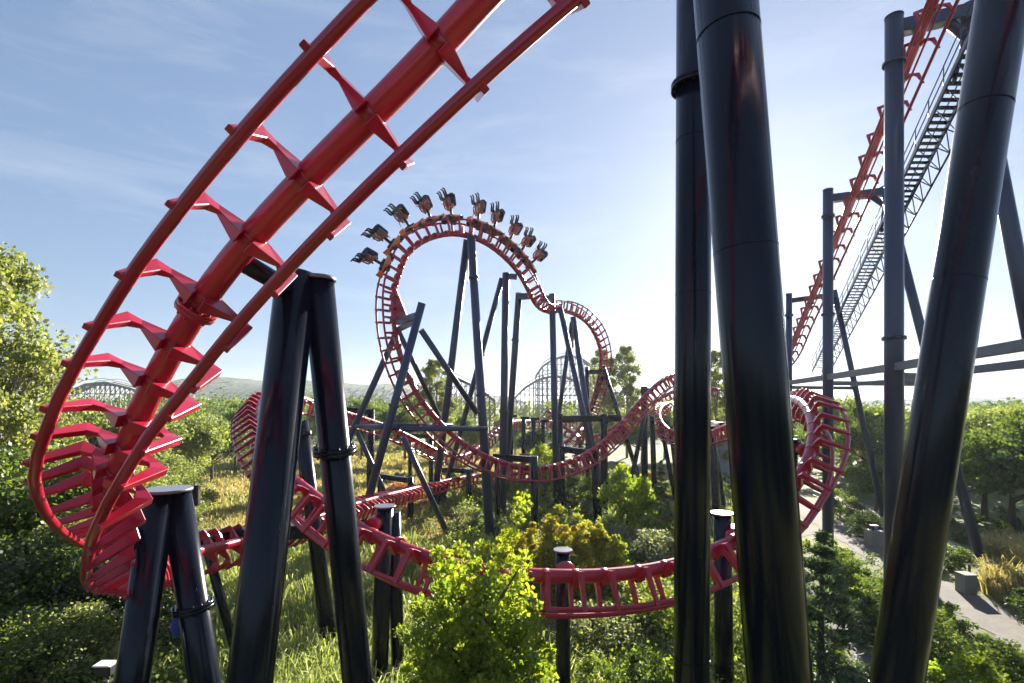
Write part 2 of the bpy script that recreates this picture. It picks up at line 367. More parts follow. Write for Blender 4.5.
S2 = [P_(690, 404, 60, (.2, .3, -.9)), P_(672, 403, 57, (.1, .5, -.85)), P_(661, 409, 53.5, (-.6, .3, -.7)), P_(661, 421, 50, (-.8, -.2, -.5)), P_(673, 432, 47, (-.4, -.6, -.7)), P_(695, 434, 44, (0, -.4, -.9)), P_(722, 428, 38, (.2, -.3, -.9)), P_(752, 415, 32, (.45, -.2, -.85)), P_(779, 402.5, 26, (.75, .3, -.6)), P_(797, 401, 22.5, (.9, .15, -.4)), P_(809, 413, 20.2, (.95, -.1, -.25)), P_(813, 435, 18.6, (.95, -.2, -.3)), P_(806, 463, 17.5, (.85, -.4, -.4)), P_(789, 490, 16.8, (.7, -.5, -.55)), P_(763, 520, 15.9, (.5, -.55, -.7)), P_(730, 542, 15.2, (.3, -.55, -.8)), P_(680, 563, 14.4, (.1, -.52, -.85)), P_(620, 574, 13.9, (0, -.5, -.86)), P_(560, 576, 13.6, (0, -.5, -.86)), P_(515, 574, 13.6, (-.02, -.5, -.86)), P_(465, 567, 13.9, (-.1, -.5, -.86)), P_(413, 552, 14.5, (-.2, -.5, -.85)), P_(350, 522, 15.8, (-.3, -.45, -.85)), P_(316, 497, 17, (-.45, -.4, -.8)), P_(287, 474, 18.6, (-.65, -.3, -.7)), P_(268, 450, 20.8, (-.8, -.15, -.6)), P_(259, 424, 24, (-.85, .15, -.5)), P_(262, 402, 27.5, (-.7, .4, -.6)), P_(278, 395, 30.5, (-.4, .5, -.75)), P_(300, 398, 33.5, (-.2, .45, -.9)), P_(340, 411, 37.5, (0, .35, -.95)), P_(400, 432, 43, (0, .3, -.95)), P_(448, 455, 49, (0, .1, -1)), P_(476, 449, 55, (-.3, .1, -1)), P_(502, 426, 61, (-.2, .1, -1)), P_(525, 421, 67, (0, .1, -1)), P_(575, 422, 76, (0, 0, -1))]
t2 = track('low red track bending round the leafy young trees at the front', S2, .92, .88, tw=.8, flanges=(62, 50.5))
S3 = [P_(700, 384, 53, (.1, -.1, -1)), P_(688, 376, 51, (.15, -.2, -.95)), P_(674, 375, 49, (.2, -.3, -.9)), P_(645, 396, 45.5, (.3, -.3, -.85)), P_(620, 425, 43, (.45, -.2, -.85)), P_(594, 449, 40.5, (.3, -.25, -.95)), P_(565, 463, 38.5, (.1, -.3, -.95)), P_(538, 468, 37, (-.05, -.3, -.95)), P_(511, 465, 36, (-.25, -.3, -.9)), P_(485, 456, 35.2, (-.4, -.35, -.85)), P_(461, 442, 34.6, (-.5, -.4, -.75)), P_(442, 425, 34.3, (-.6, -.45, -.65)), P_(422, 401, 34.1, (-.7, -.5, -.5)), P_(409, 378, 34, (-.75, -.55, -.35)), P_(397, 342, 34, (-.8, -.6, -.1)), P_(393.5, 313, 34.2, (-.8, -.6, .05)), P_(395, 288, 34.5, (-.78, -.55, .25)), P_(400, 272, 35, (-.7, -.45, .5)), P_(406, 257, 35.5, (-.6, -.35, .7)), P_(419, 244, 36.2, (-.45, -.2, .85)), P_(434, 237, 37, (-.25, -.1, .95)), P_(452, 234, 37.8, (-.05, 0, 1)), P_(471, 237, 38.7, (.2, .05, .97)), P_(487, 244, 39.6, (.4, .1, .9)), P_(503, 256, 40.6, (.6, .15, .75)), P_(517, 271, 41.7, (.75, .15, .6)), P_(527, 288, 43, (.88, 0, .45)), P_(535, 303, 44.5, (.85, -.1, .5)), P_(546, 311, 47, (.5, -.2, .8)), P_(562, 311, 50, (.2, 0, 1)), P_(576, 315, 52, (.4, .1, .9)), P_(588, 324, 53.5, (.65, .2, .7)), P_(597, 339, 55, (.85, .3, .4)), P_(601, 357, 56.3, (.95, .3, .05)), P_(599, 376, 57.5, (.9, .3, -.3)), P_(592, 402, 59, (.7, .3, -.65)), P_(580, 427, 60, (.4, .2, -.9)), P_(565, 443, 60.5, (.3, 0, -.95)), P_(545, 452, 61, (.1, 0, -1)), P_(520, 455, 62, (0, 0, -1))]
t3 = track('red roll-over loop carrying the upside-down train', S3, .98, .82)
S4 = [P_(548, 410, 70, (0, -.3, -1)), P_(566, 428, 67, (-.2, -.3, -.9)), P_(590, 437, 64, (0, -.2, -1)), P_(612, 428, 62, (.2, -.2, -1)), P_(640, 411, 61, (.3, 0, -.95)), P_(668, 394, 61, (.3, .1, -.95)), P_(690, 386, 62, (.1, .2, -1)), P_(720, 390, 64, (0, .2, -1))]
t4 = track('far red track climbing behind the loop toward the tall dark pole', S4, .9, .95, seg=(12, 8))
S6 = []
for D, px, py in ((14.5, 0, 0),): pass
LIFTX = lambda D: 17.5+(D-22)*.325
LIFTZ = lambda D: 25.7-(D-22)*.437
S6 = [(LIFTX(D), D, LIFTZ(D), 0, -.4, -.92) for D in (15, 18, 22, 26.5, 31, 35.5, 40, 44, 47)]
S6 += [(26.4, 50.5, 13.6, 0, -.3, -.95), (27.3, 55, 12.3, 0, -.1, -1), (28.5, 62, 12.0, 0, 0, -1)]
t6 = track('straight red lift hill track climbing steeply beside the stairs', S6, .62, 1.5, tw=.5)
m = MB()
off = t6['off']
for sg in (-.16, .16): m.tube([tuple(Vector(t6['X'][i])+Vector(t6['V'][i])*.34+Vector(t6['U'][i])*sg) for i in range(0, len(t6['s']), 6)], .045, 6)
m.build('chain_trough', RED, t6['root'])

# ------------------------------------------------------------------ supports
def flange_mb(m, c, t, r, bolts=14):
    c = Vector(c); t = Vector(t).normalized(); x = t.orthogonal().normalized(); y = t.cross(x)
    for d in (-.03, .03): m.rod(c+t*(d-.027), c+t*(d+.027), r+.085, n=32)
    for k in range(bolts):
        a = k*2*math.pi/bolts; p = c+(x*math.cos(a)+y*math.sin(a))*(r+.048); m.rod(p-t*.09, p+t*.09, .016, n=6)
    return m
def support(label, legs, beams=(), rods=(), cap=None, flanges=(), mat=None, cat='support', group='coaster support columns', saddle=None, name='coaster_support', foot=True):
    """legs: (top, base, r_top, r_base); beams: (p, q, w, h) boxes; rods: (p, q, r); flanges: (leg, fraction from the top)"""
    mat = mat or BLK
    b = legs[0][1]; root = empty(name, (b[0], b[1], b[2]), label, cat, group)
    for (t, q, r1, r2) in legs:
        m = MB(); t = Vector(t); q = Vector(q); m.tube([t, t.lerp(q, .5), q], [r1, (r1+r2)/2, r2], 32 if q.y < 20 else 16); m.build('leg', mat, root)
        if foot and abs(q.z) < .2: m = MB(); m.box((q.x, q.y, q.z+.12), 1.5*r2*2, 1.5*r2*2, .34); m.build('footing', CONC, root)
    for (p, q, w, h) in beams: m = MB(); m.bar(p, q, w, h); m.build('crossbeam', mat, root, .012)
    for (p, q, r) in rods: MB().rod(p, q, r, n=14).build('brace', mat, root)
    for li, f in flanges:
        t, q, r1, r2 = legs[li]; t = Vector(t); q = Vector(q); flange_mb(MB(), t.lerp(q, f), q-t, r1+(r2-r1)*f).build('flange', mat, root)
    if cap:
        c, r, mt = cap; MB().tube([Vector(c)-Vector((0, 0, .02)), Vector(c)+Vector((0, 0, .03))], r, 28).build('cap_plate', mt, root)
    if saddle:
        for (p, q, r) in saddle: MB().rod(p, q, r, n=24).build('saddle', RED, root)
    return root
def to0(p, q):                                     # run the line p-q on to the ground
    p = Vector(p); q = Vector(q); k = p.z/(p.z-q.z); return p+(q-p)*k
# near columns on the right of centre
def pole(label, a, b, D, r, ztop, fl=None, D2=None, seams=(5.5, 11.9, 14.6)):
    p, q = at(*a, D), at(*b, D2 or D); d = (p-q)/(p.z-q.z); top = q+d*(ztop-q.z); base = q-d*q.z
    kw = dict(flanges=((0, (ztop-fl)/ztop),)) if fl else {}
    o = support(label, [(top, base, r, r*1.04)], cap=(top, r*1.05, BLK), **kw)
    for z in seams:
        c = base.lerp(top, z/ztop); dd = (top-base).normalized(); MB().rod(c-dd*.007, c+dd*.007, r*1.04-(r*.04)*z/ztop+.0035, n=40).build('weld_seam', BLK, o)
    return o
pole('slimmer upright black column just left of the thickest one', (694, 0), (691.5, 683), 9.0, .295, 21, fl=10+(402-86)/512*9.0)
pole('thickest glossy black column that hides the sun', (725.5, 0), (779, 683), 6.4, .368, 20, fl=None)
pole('big black column leaning right in front of the lift hill stairs', (1002, 0), (896, 683), 8.0, .335, 20)
# A-frame holding the near track
p1t, p1b = at(297, 274, 7.1), at(250, 683, 6.5); p2t, p2b = at(318, 280, 7.2), at(357.5, 683, 8.3)
sp = Vector(t1['X'][int(np.argmin(abs(t1['s']-15.6)))])
support('tall black A-frame under the nearest track with bolted collar', [(p1t, to0(p1t, p1b), .265, .29), (p2t, to0(p2t, p2b), .215, .25)], cap=(p2t+Vector((0, 0, .01)), .24, CAPW), flanges=((1, (11.67-9.25)/11.67*1.0),),
        rods=[(p1t.lerp(p2t, .3)+Vector((0, 0, -.3)), Vector((-3.3, 6.15, 11.72)), .12)])
a1t, a2t = at(160, 492, 8.6), at(176, 492, 8.8); a1b, a2b = at(132, 683, 8.3), at(205, 683, 8.9)
lowA = support('short black A-frame with pale cap plate at the bottom left', [(a1t, to0(a1t, a1b), .245, .26), (a2t, to0(a2t, a2b), .235, .26)], cap=(at(168, 490, 8.7), .37, CAPW), flanges=((1, .235),),
        beams=[(at(190, 496, 9.0), at(193, 496, 9.6), .25, .36)], saddle=[(at(128, 533, 8.7), at(152, 541, 9.0), .17)])
c_t, c_b = at(300.5, 421, 19.2), at(322, 587, 19.2)
support('black column behind the A-frame with side beam to the low track', [(c_t, to0(c_t, c_b), .27, .29)], mat=BLK, flanges=((0, .05),),
        beams=[(at(196, 539, 17.3), at(310, 530, 19.1), .5, .5)], rods=[(at(207, 548, 17.4), gnd(244, 18.2), .15)])
def capped(label, px, py, D, r, tilt=0, disc=None, second=None, gm='capped posts under the low track'):
    t = at(px, py, D); b = gnd(px+tilt, D); legs = [(t, b, r, r*1.05)]
    if second: legs.append((at(*second[:2], D+.3), gnd(second[2], D+.3), r*.8, r*.85))
    sd = [(Vector(disc[0]), Vector(disc[1]), disc[2])] if disc else None
    support(label, legs, cap=(t+Vector((0, 0, .02)), r*1.32, CAPW), saddle=sd, group=gm)
capped('white-capped black post behind the front track, red disc on it', 563, 551, 14.6, .205, 0, (at(565.5, 571, 14.45), at(565.5, 572, 13.9), .28))
capped('pair of capped posts by the dry reeds holding the low bend', 385, 507, 16.4, .26, -7, (at(377, 521, 16.2), at(371, 526, 15.6), .22), (394, 512, 399))
capped('capped post half hidden between the two tallest columns', 722, 514, 16.2, .27, 3, (at(733, 530, 16), at(733, 540, 15.4), .22))
capped('post behind the thickest column holding the right-hand bend', 790, 440, 19.5, .27, 0, (at(800, 448, 19.3), at(806, 452, 18.6), .24))
# loop supports
lt = at(469, 236.5, 38.6)
support('tall pair of slanting legs under the crown of the loop', [(at(471, 237, 38.2), to0(at(471, 240, 38.2), at(489.5, 530, 35.2)), .30, .33), (at(467, 240, 38.9), to0(at(466, 245, 38.9), at(437, 480, 42)), .27, .30)],
        flanges=((0, .14), (0, .53), (1, .50)), beams=[(at(468.3, 246, 38.6), at(467.2, 282, 38.6), .10, .5)], mat=SLATE, group='loop supports')
a = at(422, 303, 31.2); c = at(421, 330, 31.4)
support('blue-grey braced frame with overhanging leg at the left side of the loop', [(a, to0(a, at(366, 508, 32)), .24, .27), (at(399, 328, 35), to0(at(399, 328, 35), at(344, 450, 37.5)), .22, .24), (at(357, 432, 36.5), gnd(402, 40), .17, .19), (at(403, 437, 32.2), gnd(452, 36), .18, .2)],
        beams=[(at(397, 322, 34), at(417, 316, 31.4), .35, .4), (at(397, 330, 34.4), at(416, 321, 31.6), .25, .3)],
        rods=[(c, at(477, 413, 34), .19), (at(398, 330, 35), at(440, 419, 38.5), .18), (at(402, 429, 32), at(487, 428.5, 35), .17), (at(357, 426, 36.5), at(398, 428, 32.4), .17), (at(357, 425, 36.8), at(452, 425, 41), .15)],
        mat=SLATE, group='loop supports', flanges=((0, .39), (1, .5)), saddle=None)
# red triangular gusset on the inside of the loop belongs to the loop track
m = MB(); m.poly([at(394, 283, 34.3), at(407, 316, 34.0), at(394, 319, 34.2)], (0, .28, 0)); m.build('gusset', RED, t3['root'])
a = at(506, 273, 41.6)
support('upright column with slanting strut right of the loop crown', [(a, gnd(502, 41.6), .29, .32), (at(502, 278, 41.8), to0(at(501, 280, 42), at(464, 418, 45)), .22, .25)], beams=[(at(506, 276, 41.6), at(517, 277, 41.6), .4, .4)], mat=SLATE, flanges=((1, .3), (0, .55)), group='loop supports')
a = at(519, 293, 45.5)
support('single leaning column under the twist of the loop', [(a, to0(a, at(511, 404, 50)), .30, .33)], beams=[(at(519, 297, 45.5), at(529, 296, 45), .45, .5)], mat=SLATE, flanges=((0, .2),), group='loop supports')
a = at(552, 294, 47)
support('upright column and long strut at the far side of the twist', [(a, gnd(557, 47), .28, .31), (at(560, 307, 47.5), to0(at(560, 307, 47.5), at(589, 440, 46)), .25, .27)], beams=[(at(542, 299, 46), at(553, 299, 47), .4, .6)], mat=SLATE, group='loop supports')
a = at(573, 317, 52)
support('distant A-frame under the smaller second arc', [(a, to0(a, at(587, 410, 52)), .28, .30), (at(572, 322, 52.3), to0(at(572, 330, 52.3), at(560, 410, 56)), .23, .25)], beams=[(at(573, 322, 52), at(572.5, 348, 52), .12, .9)], mat=SLATE, group='loop supports')
support('small H-shaped frame beside the poplars at the end of the second arc', [(at(587, 367, 57), gnd(588, 57), .24, .26), (at(603, 366, 57), to0(at(603, 366, 57), at(619, 416, 57)), .24, .26), (at(603, 376, 57.3), to0(at(603, 376, 57.3), at(590, 415, 60)), .2, .22)], beams=[(at(587, 372, 57), at(603, 372, 57), .4, .45)], mat=BLK, group='loop supports')
# portal beams around the loop bottom
GP = 'low post-and-beam supports'
support('long black beam on a post behind the rising track', [(at(604, 414, 44), gnd(604, 44), .32, .34), (at(560, 414, 45), gnd(560, 45), .25, .27)], beams=[(at(562, 419, 44.6), at(621, 418, 44), .5, .55)], group=GP)
support('black beam and post where the loop track starts to climb', [(at(595, 449, 40.8), gnd(598, 40.8), .34, .36), (at(562, 444, 42.5), gnd(562, 42.5), .24, .26)], beams=[(at(561, 448.5, 42), at(597, 454, 40.8), .45, .5)], group=GP)
support('black beam and post over the lowest dip of the loop', [(at(534.5, 456, 36.3), gnd(534.5, 36.3), .24, .25), (at(497, 455, 38), gnd(498, 38), .2, .22)], beams=[(at(494, 456.5, 37.8), at(537, 460, 36.3), .42, .45)], group=GP)
support('post and beam holding the far low track near the dip', [(at(469, 469, 44.5), gnd(469, 44.5), .25, .26), (at(440, 469, 47), gnd(440, 47), .2, .22)], beams=[(at(440, 470, 47), at(472, 471, 44.5), .35, .4)], group=GP)
support('post and beam holding the far low track behind the braced frame', [(at(410.5, 477, 40.5), gnd(410.5, 40.5), .24, .26), (at(380, 474, 43), gnd(380, 43), .2, .22)], beams=[(at(380, 476, 43), at(413, 481, 40.5), .35, .4)], group=GP)
support('square-topped post behind the left leg of the braced frame', [(at(371, 409, 42.5), gnd(370, 42.5), .30, .32)], beams=[(at(342, 409, 41), at(373, 413, 42.5), .35, .4)], group=GP)
support('short post and beam among red-leaved shrubs left of the loop base', [(at(431, 435, 53), gnd(431, 53), .22, .24), (at(410, 434, 54), gnd(410, 54), .2, .2)], beams=[(at(409, 435, 54), at(433, 437, 53), .35, .4)], group=GP)
support('tall dark support just left of the rising track end', [(at(644, 387, 50), gnd(645, 50), .30, .32)], cap=(at(644, 387, 50), .5, BLK), beams=[(at(641, 390, 50), at(653, 391, 49.5), .4, .5)], group=GP)
support('slanting leg pair under the rising track end', [(at(652, 416, 48), gnd(655, 48), .24, .26), (at(645, 412, 47), to0(at(645, 412, 47), at(637, 452, 46)), .2, .22)], group=GP)
support('splayed dark legs below the small red curl', [(at(661, 424, 49.5), to0(at(661, 424, 49.5), at(667, 456, 49)), .2, .22), (at(671, 432, 48), to0(at(671, 432, 48), at(674, 456, 48)), .2, .22)], group=GP)
support('thin dark post right of the small red curl', [(at(675.5, 380, 50), gnd(675.5, 50), .22, .24)], group=GP)
support('leaning post with strut seen in the gap between two tall columns', [(at(712, 421, 42), gnd(717, 42), .30, .33), (at(714, 440, 42.2), gnd(726, 44), .17, .19)], beams=[(at(711, 424, 42), at(722, 425, 39), .35, .4)], group=GP)
for px, tp, D, lab in ((511, 415, 60, 'first'), (523.5, 417, 62, 'second'), (533.5, 418, 64, 'third'), (543, 420, 66, 'fourth')):
    support(f'{lab} post from the left under the distant straight track', [(at(px, tp, D), gnd(px, D), .26, .28)], beams=[(at(px-3, tp+1, D), at(px+6, tp+1, D), .35, .35)], group='posts under the distant straight track')

# lift hill portals
def portal(label, D, lx, ly, rx, ry, rbx, rbD, r, fl=()):
    t = at(lx, ly, D); b = Vector((t.x, D, 0)); z = t.z
    rt = at(rx, ry, D); rb = gnd(rbx, rbD)
    cx = Vector((LIFTX(D), D, z-.25))
    support(label, [(t, b, r*.95, r*1.05), (rt, rb, r*.85, r*.95)],
        beams=[(Vector((t.x, D, z-.55)), Vector((rt.x+.1, D, rt.z-.35)), r*1.5, r*1.5)],
        rods=[(cx+Vector((.0, 0, -.25)), cx+Vector((.05, .05, -.55)), .22), (rt+Vector((-1.6*r*2, 0, -.5)), rt+(rb-rt)*.06, r*.55)], flanges=[(0, f) for f in fl], mat=SLATE, group='lift hill portals', cap=(t, r*.98, SLATE))
portal('nearest lift hill portal with the tallest blue-grey column', 22, 894, 17, 967, 4, 1085, 24, .36, (.075, .52))
portal('middle lift hill portal beside the steel stairs', 31, 828, 190, 884, 186, 981, 31.6, .295, (.07, .33))
portal('farthest and lowest lift hill portal', 40, 789, 294, 834, 290, 886, 40.8, .235, (.09,))
bz = 11.5
def lc(D): return Vector((16.5+(D-22)*.2833, D, bz))
PL = [Vector((at(789, 294, 40).x, 40, bz)), Vector((at(828, 190, 31).x, 31, bz)), Vector((at(894, 17, 22).x, 22, bz)), Vector((13.7, 11.5, bz+.15))]
PR = [Vector((at(852, 387, 40.6).x, 40.6, bz-.1)), Vector((at(928, 377, 31.4).x, 31.4, bz-.1)), Vector((20.4, 23.2, bz-.1)), Vector((17.5, 12.5, bz))]
br = empty('brace_frame', (PL[1].x, PL[1].y, 0), 'grey horizontal braces tying the lift hill columns together', 'brace frame')
for row in (PL, PR):
    for i in range(3): m = MB(); m.bar(row[i], row[i+1], .26, .32); m.build('brace', STEEL, br)
for i in (0, 1, 2): m = MB(); m.bar(PL[i]-Vector((0, 0, .36)), PR[i]-Vector((0, 0, .3)), .2, .26); m.build('brace', STEEL, br)

# catwalk beside the lift
CWX = lambda D: 18.8+(D-22)*.375; CWZ = lambda D: 23.9-(D-22)*.39
cw = empty('catwalk', (CWX(48), 48, CWZ(48)), 'steel stair catwalk with handrails climbing beside the lift track', 'catwalk')
cp = lambda D, dx=0, dz=0: Vector((CWX(D)+dx, D, CWZ(D)+dz))
for dx in (0, .95): m = MB(); m.bar(cp(13, dx), cp(50, dx), .08, .24); m.build('stringer', SLATE, cw)
for dz in (.55, 1.05): MB().rod(cp(13, -.02, dz), cp(50, -.02, dz), .028, n=8).build('handrail', SLATE, cw)
MB().rod(cp(13, .97, 1.0), cp(50, .97, 1.0), .028, n=8).build('handrail', SLATE, cw)
sm = MB().box((0, 0, 0), .9, .26, .045).mesh('step', BLK); pm = MB().rod((0, 0, 0), (0, 0, 1.05), .024, n=8).mesh('handrail_post', SLATE)
wl = Vector(cw.location)
for i in range(99):
    o = bpy.data.objects.new('step', sm); COL.objects.link(o); o.parent = cw; o.location = cp(13.5+i*.365, .475, .05)-wl
for i in range(25):
    o = bpy.data.objects.new('handrail_post', pm); COL.objects.link(o); o.parent = cw; o.location = cp(13.5+i*1.5, -.02, 0)-wl
m = MB(); m.rod(cp(13, 1.35, -.75), cp(50, 1.35, -.75), .05, n=8)
for i in range(37):
    D = 13.3+i; m.rod(cp(D, .95, -.05), cp(D+.5, 1.35, -.75), .028, n=6); m.rod(cp(D+.5, 1.35, -.75), cp(D+1, .95, -.05), .028, n=6); m.rod(cp(D, 0, -.1), cp(D+.5, 1.35, -.75), .022, n=6)
m.build('truss', SLATE, cw)
for D in (22, 31, 40): MB().rod(cp(D, .2, -.1), at({22: 967, 31: 884, 40: 834}[D], {22: 30, 31: 205, 40: 305}[D], D), .09, n=10).build('hanger', SLATE, cw)

# ------------------------------------------------------------------ people and the train
def person_meshes():
    out = []
    for arms in (0, 1, 2):
        # x sideways, y forwards, z towards the head; hips at the origin
        J = [((0, 0, 0), .15), ((0, .0, .22), .145), ((0, -.01, .42), .16), ((0, 0, .52), .075), ((0, .01, .60), .075), ((0, .02, .70), .105), ((0, .02, .80), .085)]
        E = [(i, i+1) for i in range(6)]
        for s in (-1, 1):
            b = len(J); J += [((s*.10, .04, -.02), .105), ((s*.13, .44, .03), .088), ((s*.14, .54, -.36), .066), ((s*.14, .58, -.44), .058), ((s*.15, .74, -.48), .048)]
            E += [(0, b), (b, b+1), (b+1, b+2), (b+2, b+3), (b+3, b+4)]
            b = len(J)
            if arms == 0: A = [((s*.19, .0, .43), .065), ((s*.24, .16, .26), .05), ((s*.16, .34, .32), .036), ((s*.14, .40, .33), .03)]
            elif arms == 1: A = [((s*.19, .0, .45), .065), ((s*.27, .10, .68), .048), ((s*.30, .14, .92), .035), ((s*.30, .14, 1.0), .03)]
            else: A = [((s*.19, .0, .43), .065), ((s*.30, .12, .22), .05), ((s*.36, .32, .10), .036), ((s*.37, .40, .08), .03)]
            J += A; E += [(2, b), (b, b+1), (b+1, b+2), (b+2, b+3)]
        me = bpy.data.meshes.new('skeleton'); me.from_pydata([j[0] for j in J], E, []); me.update()
        o = bpy.data.objects.new('skeleton', me); COL.objects.link(o)
        md = o.modifiers.new('Skin', 'SKIN'); md.use_smooth_shade = True
        for k, j in enumerate(J): me.skin_vertices[0].data[k].radius = (j[1], j[1])
        me.skin_vertices[0].data[0].use_root = True
        o.modifiers.new('Sub', 'SUBSURF').levels = 1
        dg = bpy.context.evaluated_depsgraph_get(); dg.update(); body = bpy.data.meshes.new_from_object(o.evaluated_get(dg)); body.name = 'body'
        bpy.data.objects.remove(o)
        bm = bmesh.new(); bm.from_mesh(body)
        for f in bm.faces:
            c = f.calc_center_median(); f.smooth = True
            if c.z > .56 and abs(c.x) < .13: f.material_index = 0
            elif (c.y > .50 and c.z < -.38): f.material_index = 3
            elif c.y > .05 and c.z < .12 and abs(c.x) < .22 or c.z < .06: f.material_index = 2
            elif abs(c.x) > .2 and arms and (c.z > .62 or c.z < .2): f.material_index = 0
            elif arms == 0 and c.y > .24: f.material_index = 0
            else: f.material_index = 1
        bm.to_mesh(body); bm.free(); out.append(body)
    return out
def face_and_hair(mats):
    h = MB(); n = 10
    rings = [(.105, .62), (.122, .70), (.118, .79), (.08, .86), (.02, .89)]
    b = 0
    for r, z in rings:
        for j in range(n):
            a = math.pi*(-.02)-math.pi*1.0*j/(n-1); h.v.append((r*math.cos(a), .02+r*.95*math.sin(a)+(.04 if z > .83 else 0), z))
    for i in range(len(rings)-1):
        for j in range(n-1): h.face((i*n+j, i*n+j+1, (i+1)*n+j+1, (i+1)*n+j), True)
    return h.mesh('hair', mats)
def cloth(name, c): return paint(name, c, .8, 0, var=.1)
SKIN = [cloth('skin_light', (.52, .29, .20)), cloth('skin_tan', (.36, .19, .12))]
SHIRTS = [('navy', cloth('navy_cloth', (.015, .025, .10))), ('purple', cloth('purple_cloth', (.12, .03, .16))), ('grey', cloth('grey_cloth', (.20, .20, .21))), ('red', cloth('red_cloth', (.35, .03, .03))), ('black', cloth('black_cloth', (.012, .012, .014))), ('white', cloth('white_cloth', (.62, .62, .62))), ('pink', cloth('pink_cloth', (.50, .16, .20))), ('blue', cloth('mid_blue_cloth', (.06, .13, .38)))]
TROUS = [('blue jeans', cloth('denim', (.04, .065, .15))), ('black trousers', cloth('black_trousers', (.012, .012, .016))), ('grey trousers', cloth('grey_trousers', (.12, .12, .13)))]
SHOE = cloth('shoe_leather', (.03, .03, .03)); HAIRM = [cloth('dark_hair', (.02, .013, .008)), cloth('fair_hair', (.22, .13, .05))]
BOD = person_meshes(); HAIR = [face_and_hair(h) for h in HAIRM]
for b in BOD:
    idx = [p.material_index for p in b.polygons]; b.materials.clear()
    for k in range(4): b.materials.append(SKIN[0])
    b.polygons.foreach_set('material_index', idx)
off3 = t3['off']
def car_parts():
    parts = []
    m = MB(); m.box((0, 0, off3+.14), .66, 1.25, .16); m.box((0, 0, off3+.30), .36, .7, .2); m.rod((0, 0, off3+.3), (0, 0, off3+.95), .10, n=10); parts.append(('chassis', m.mesh('chassis', DARK)))
    m = MB()
    for s in (-1, 1):
        m.poly([(s*.30, -.72, off3+.22), (s*.30, .72, off3+.22), (s*.68, .42, off3+.16), (s*.76, 0, off3+.02), (s*.68, -.42, off3+.16)], (0, 0, .08))
    m.box((0, .78, off3+.24), .62, .08, .34); parts.append(('fairing', m.mesh('fairing', ORANGE)))
    for s in (-1, 1):
        for e in (-1, 1):
            m = MB(); m.box((s*.55, e*.42, off3+.05), .12, .34, .34)
            for d in (-.14, .14): m.rod((s*.50, e*.42+d, off3+.12), (s*.60, e*.42+d, off3+.12), .085, n=14)
            m.rod((s*.68, e*.42, off3-.06), (s*.68, e*.42, off3+.06), .08, n=14); parts.append(('wheel_carrier', m.mesh('wheel_carrier', DARK)))
    for s in (-1, 1):
        x = s*.36; m = MB()
        m.poly([(x-.19, -.14, off3+.96), (x-.19, -.22, off3+.98), (x-.19, -.20, off3+1.74), (x-.19, .0, off3+1.84), (x-.19, .16, off3+1.84), (x-.19, .18, off3+1.78), (x-.19, -.12, off3+1.70)], (.38, 0, 0))
        for e in (-.21, .21): m.poly([(x+e-.02, -.2, off3+1.05), (x+e-.02, -.19, off3+1.6), (x+e-.02, -.06, off3+1.55), (x+e-.02, -.1, off3+1.1)], (.04, 0, 0))
        parts.append(('seat', m.mesh('seat', SEATM)))
        m = MB()
        for e in (-.13, .13): m.tube([(x+e, -.2, off3+.96), (x+e, -.02, off3+.92), (x+e, .2, off3+1.05), (x+e, .26, off3+1.35), (x+e*.8, .24, off3+1.6)], .055, 8)
        m.rod((x-.13, .27, off3+1.4), (x+.13, .27, off3+1.4), .04, n=8); parts.append(('restraint', m.mesh('restraint', HARN)))
    return parts
CARP = car_parts()
CARS = [(384.5, 266.7), (396, 245.6), (412, 228.5), (432, 218.6), (454, 215.6), (477.5, 221), (492.7, 229.8), (508.5, 241.6), (519, 253.5), (527.6, 266.7)]
ORD = ['leading', 'second', 'third', 'fourth', 'fifth', 'sixth', 'seventh', 'eighth', 'ninth', 'last']
q3 = t3['X']+off3*t3['V']; pr = np.stack([CX+F*q3[:, 0]/q3[:, 1], CY-F*(q3[:, 2]-HC)/q3[:, 1]], 1)
ok = (np.arange(len(pr)) > 0) & (t3['V'][:, 2] > -.1)
for ci, c in enumerate(CARS):
    d = np.hypot(pr[:, 0]-c[0], pr[:, 1]-c[1]); d[~ok] = 1e9; i = int(np.argmin(d))
    Fw = -Vector(t3['T'][i]); Vv = Vector(t3['V'][i]); X_ = Fw.cross(Vv); M = Matrix((X_, Fw, Vv)).transposed().to_4x4(); M.translation = Vector(t3['X'][i])
    root = empty('coaster_car', (0, 0, 0), f'{ORD[ci]} car of the upside-down train, counted from the left' if ci else 'leading car of the upside-down train, lowest on the left', 'coaster car', 'cars of the coaster train')
    root.matrix_basis = M
    for nme, me in CARP:
        o = bpy.data.objects.new(nme, me); COL.objects.link(o); o.parent = root
    for s in (-1, 1):
        near = (M @ Vector((s, 0, 0))).y < (M @ Vector((-s, 0, 0))).y
        si = (ci*2+(s > 0)*3) % 8; ti = (ci+(s > 0)) % 3
        pb = bpy.data.objects.new('person', BOD[(ci+(s > 0)*2) % 3]); COL.objects.link(pb)
        pb.matrix_basis = M @ Matrix.Translation((s*.36, .0, off3+1.66)) @ Matrix(((-1, 0, 0, 0), (0, 1, 0, 0), (0, 0, -1, 0), (0, 0, 0, 1)))
        for k, mt in enumerate((SKIN[(ci+si) % 4 == 3], SHIRTS[si][1], TROUS[ti][1], SHOE)):
            pb.material_slots[k].link = 'OBJECT'; pb.material_slots[k].material = mt
        tag(pb, f'rider in {SHIRTS[si][0]} top and {TROUS[ti][0]}, {"nearer" if near else "farther"} seat of the {ORD[ci]} car', 'person', 'riders on the coaster train')
        hb = bpy.data.objects.new('hair', HAIR[(ci*3+(s > 0)) % 2]); COL.objects.link(hb); hb.parent = pb

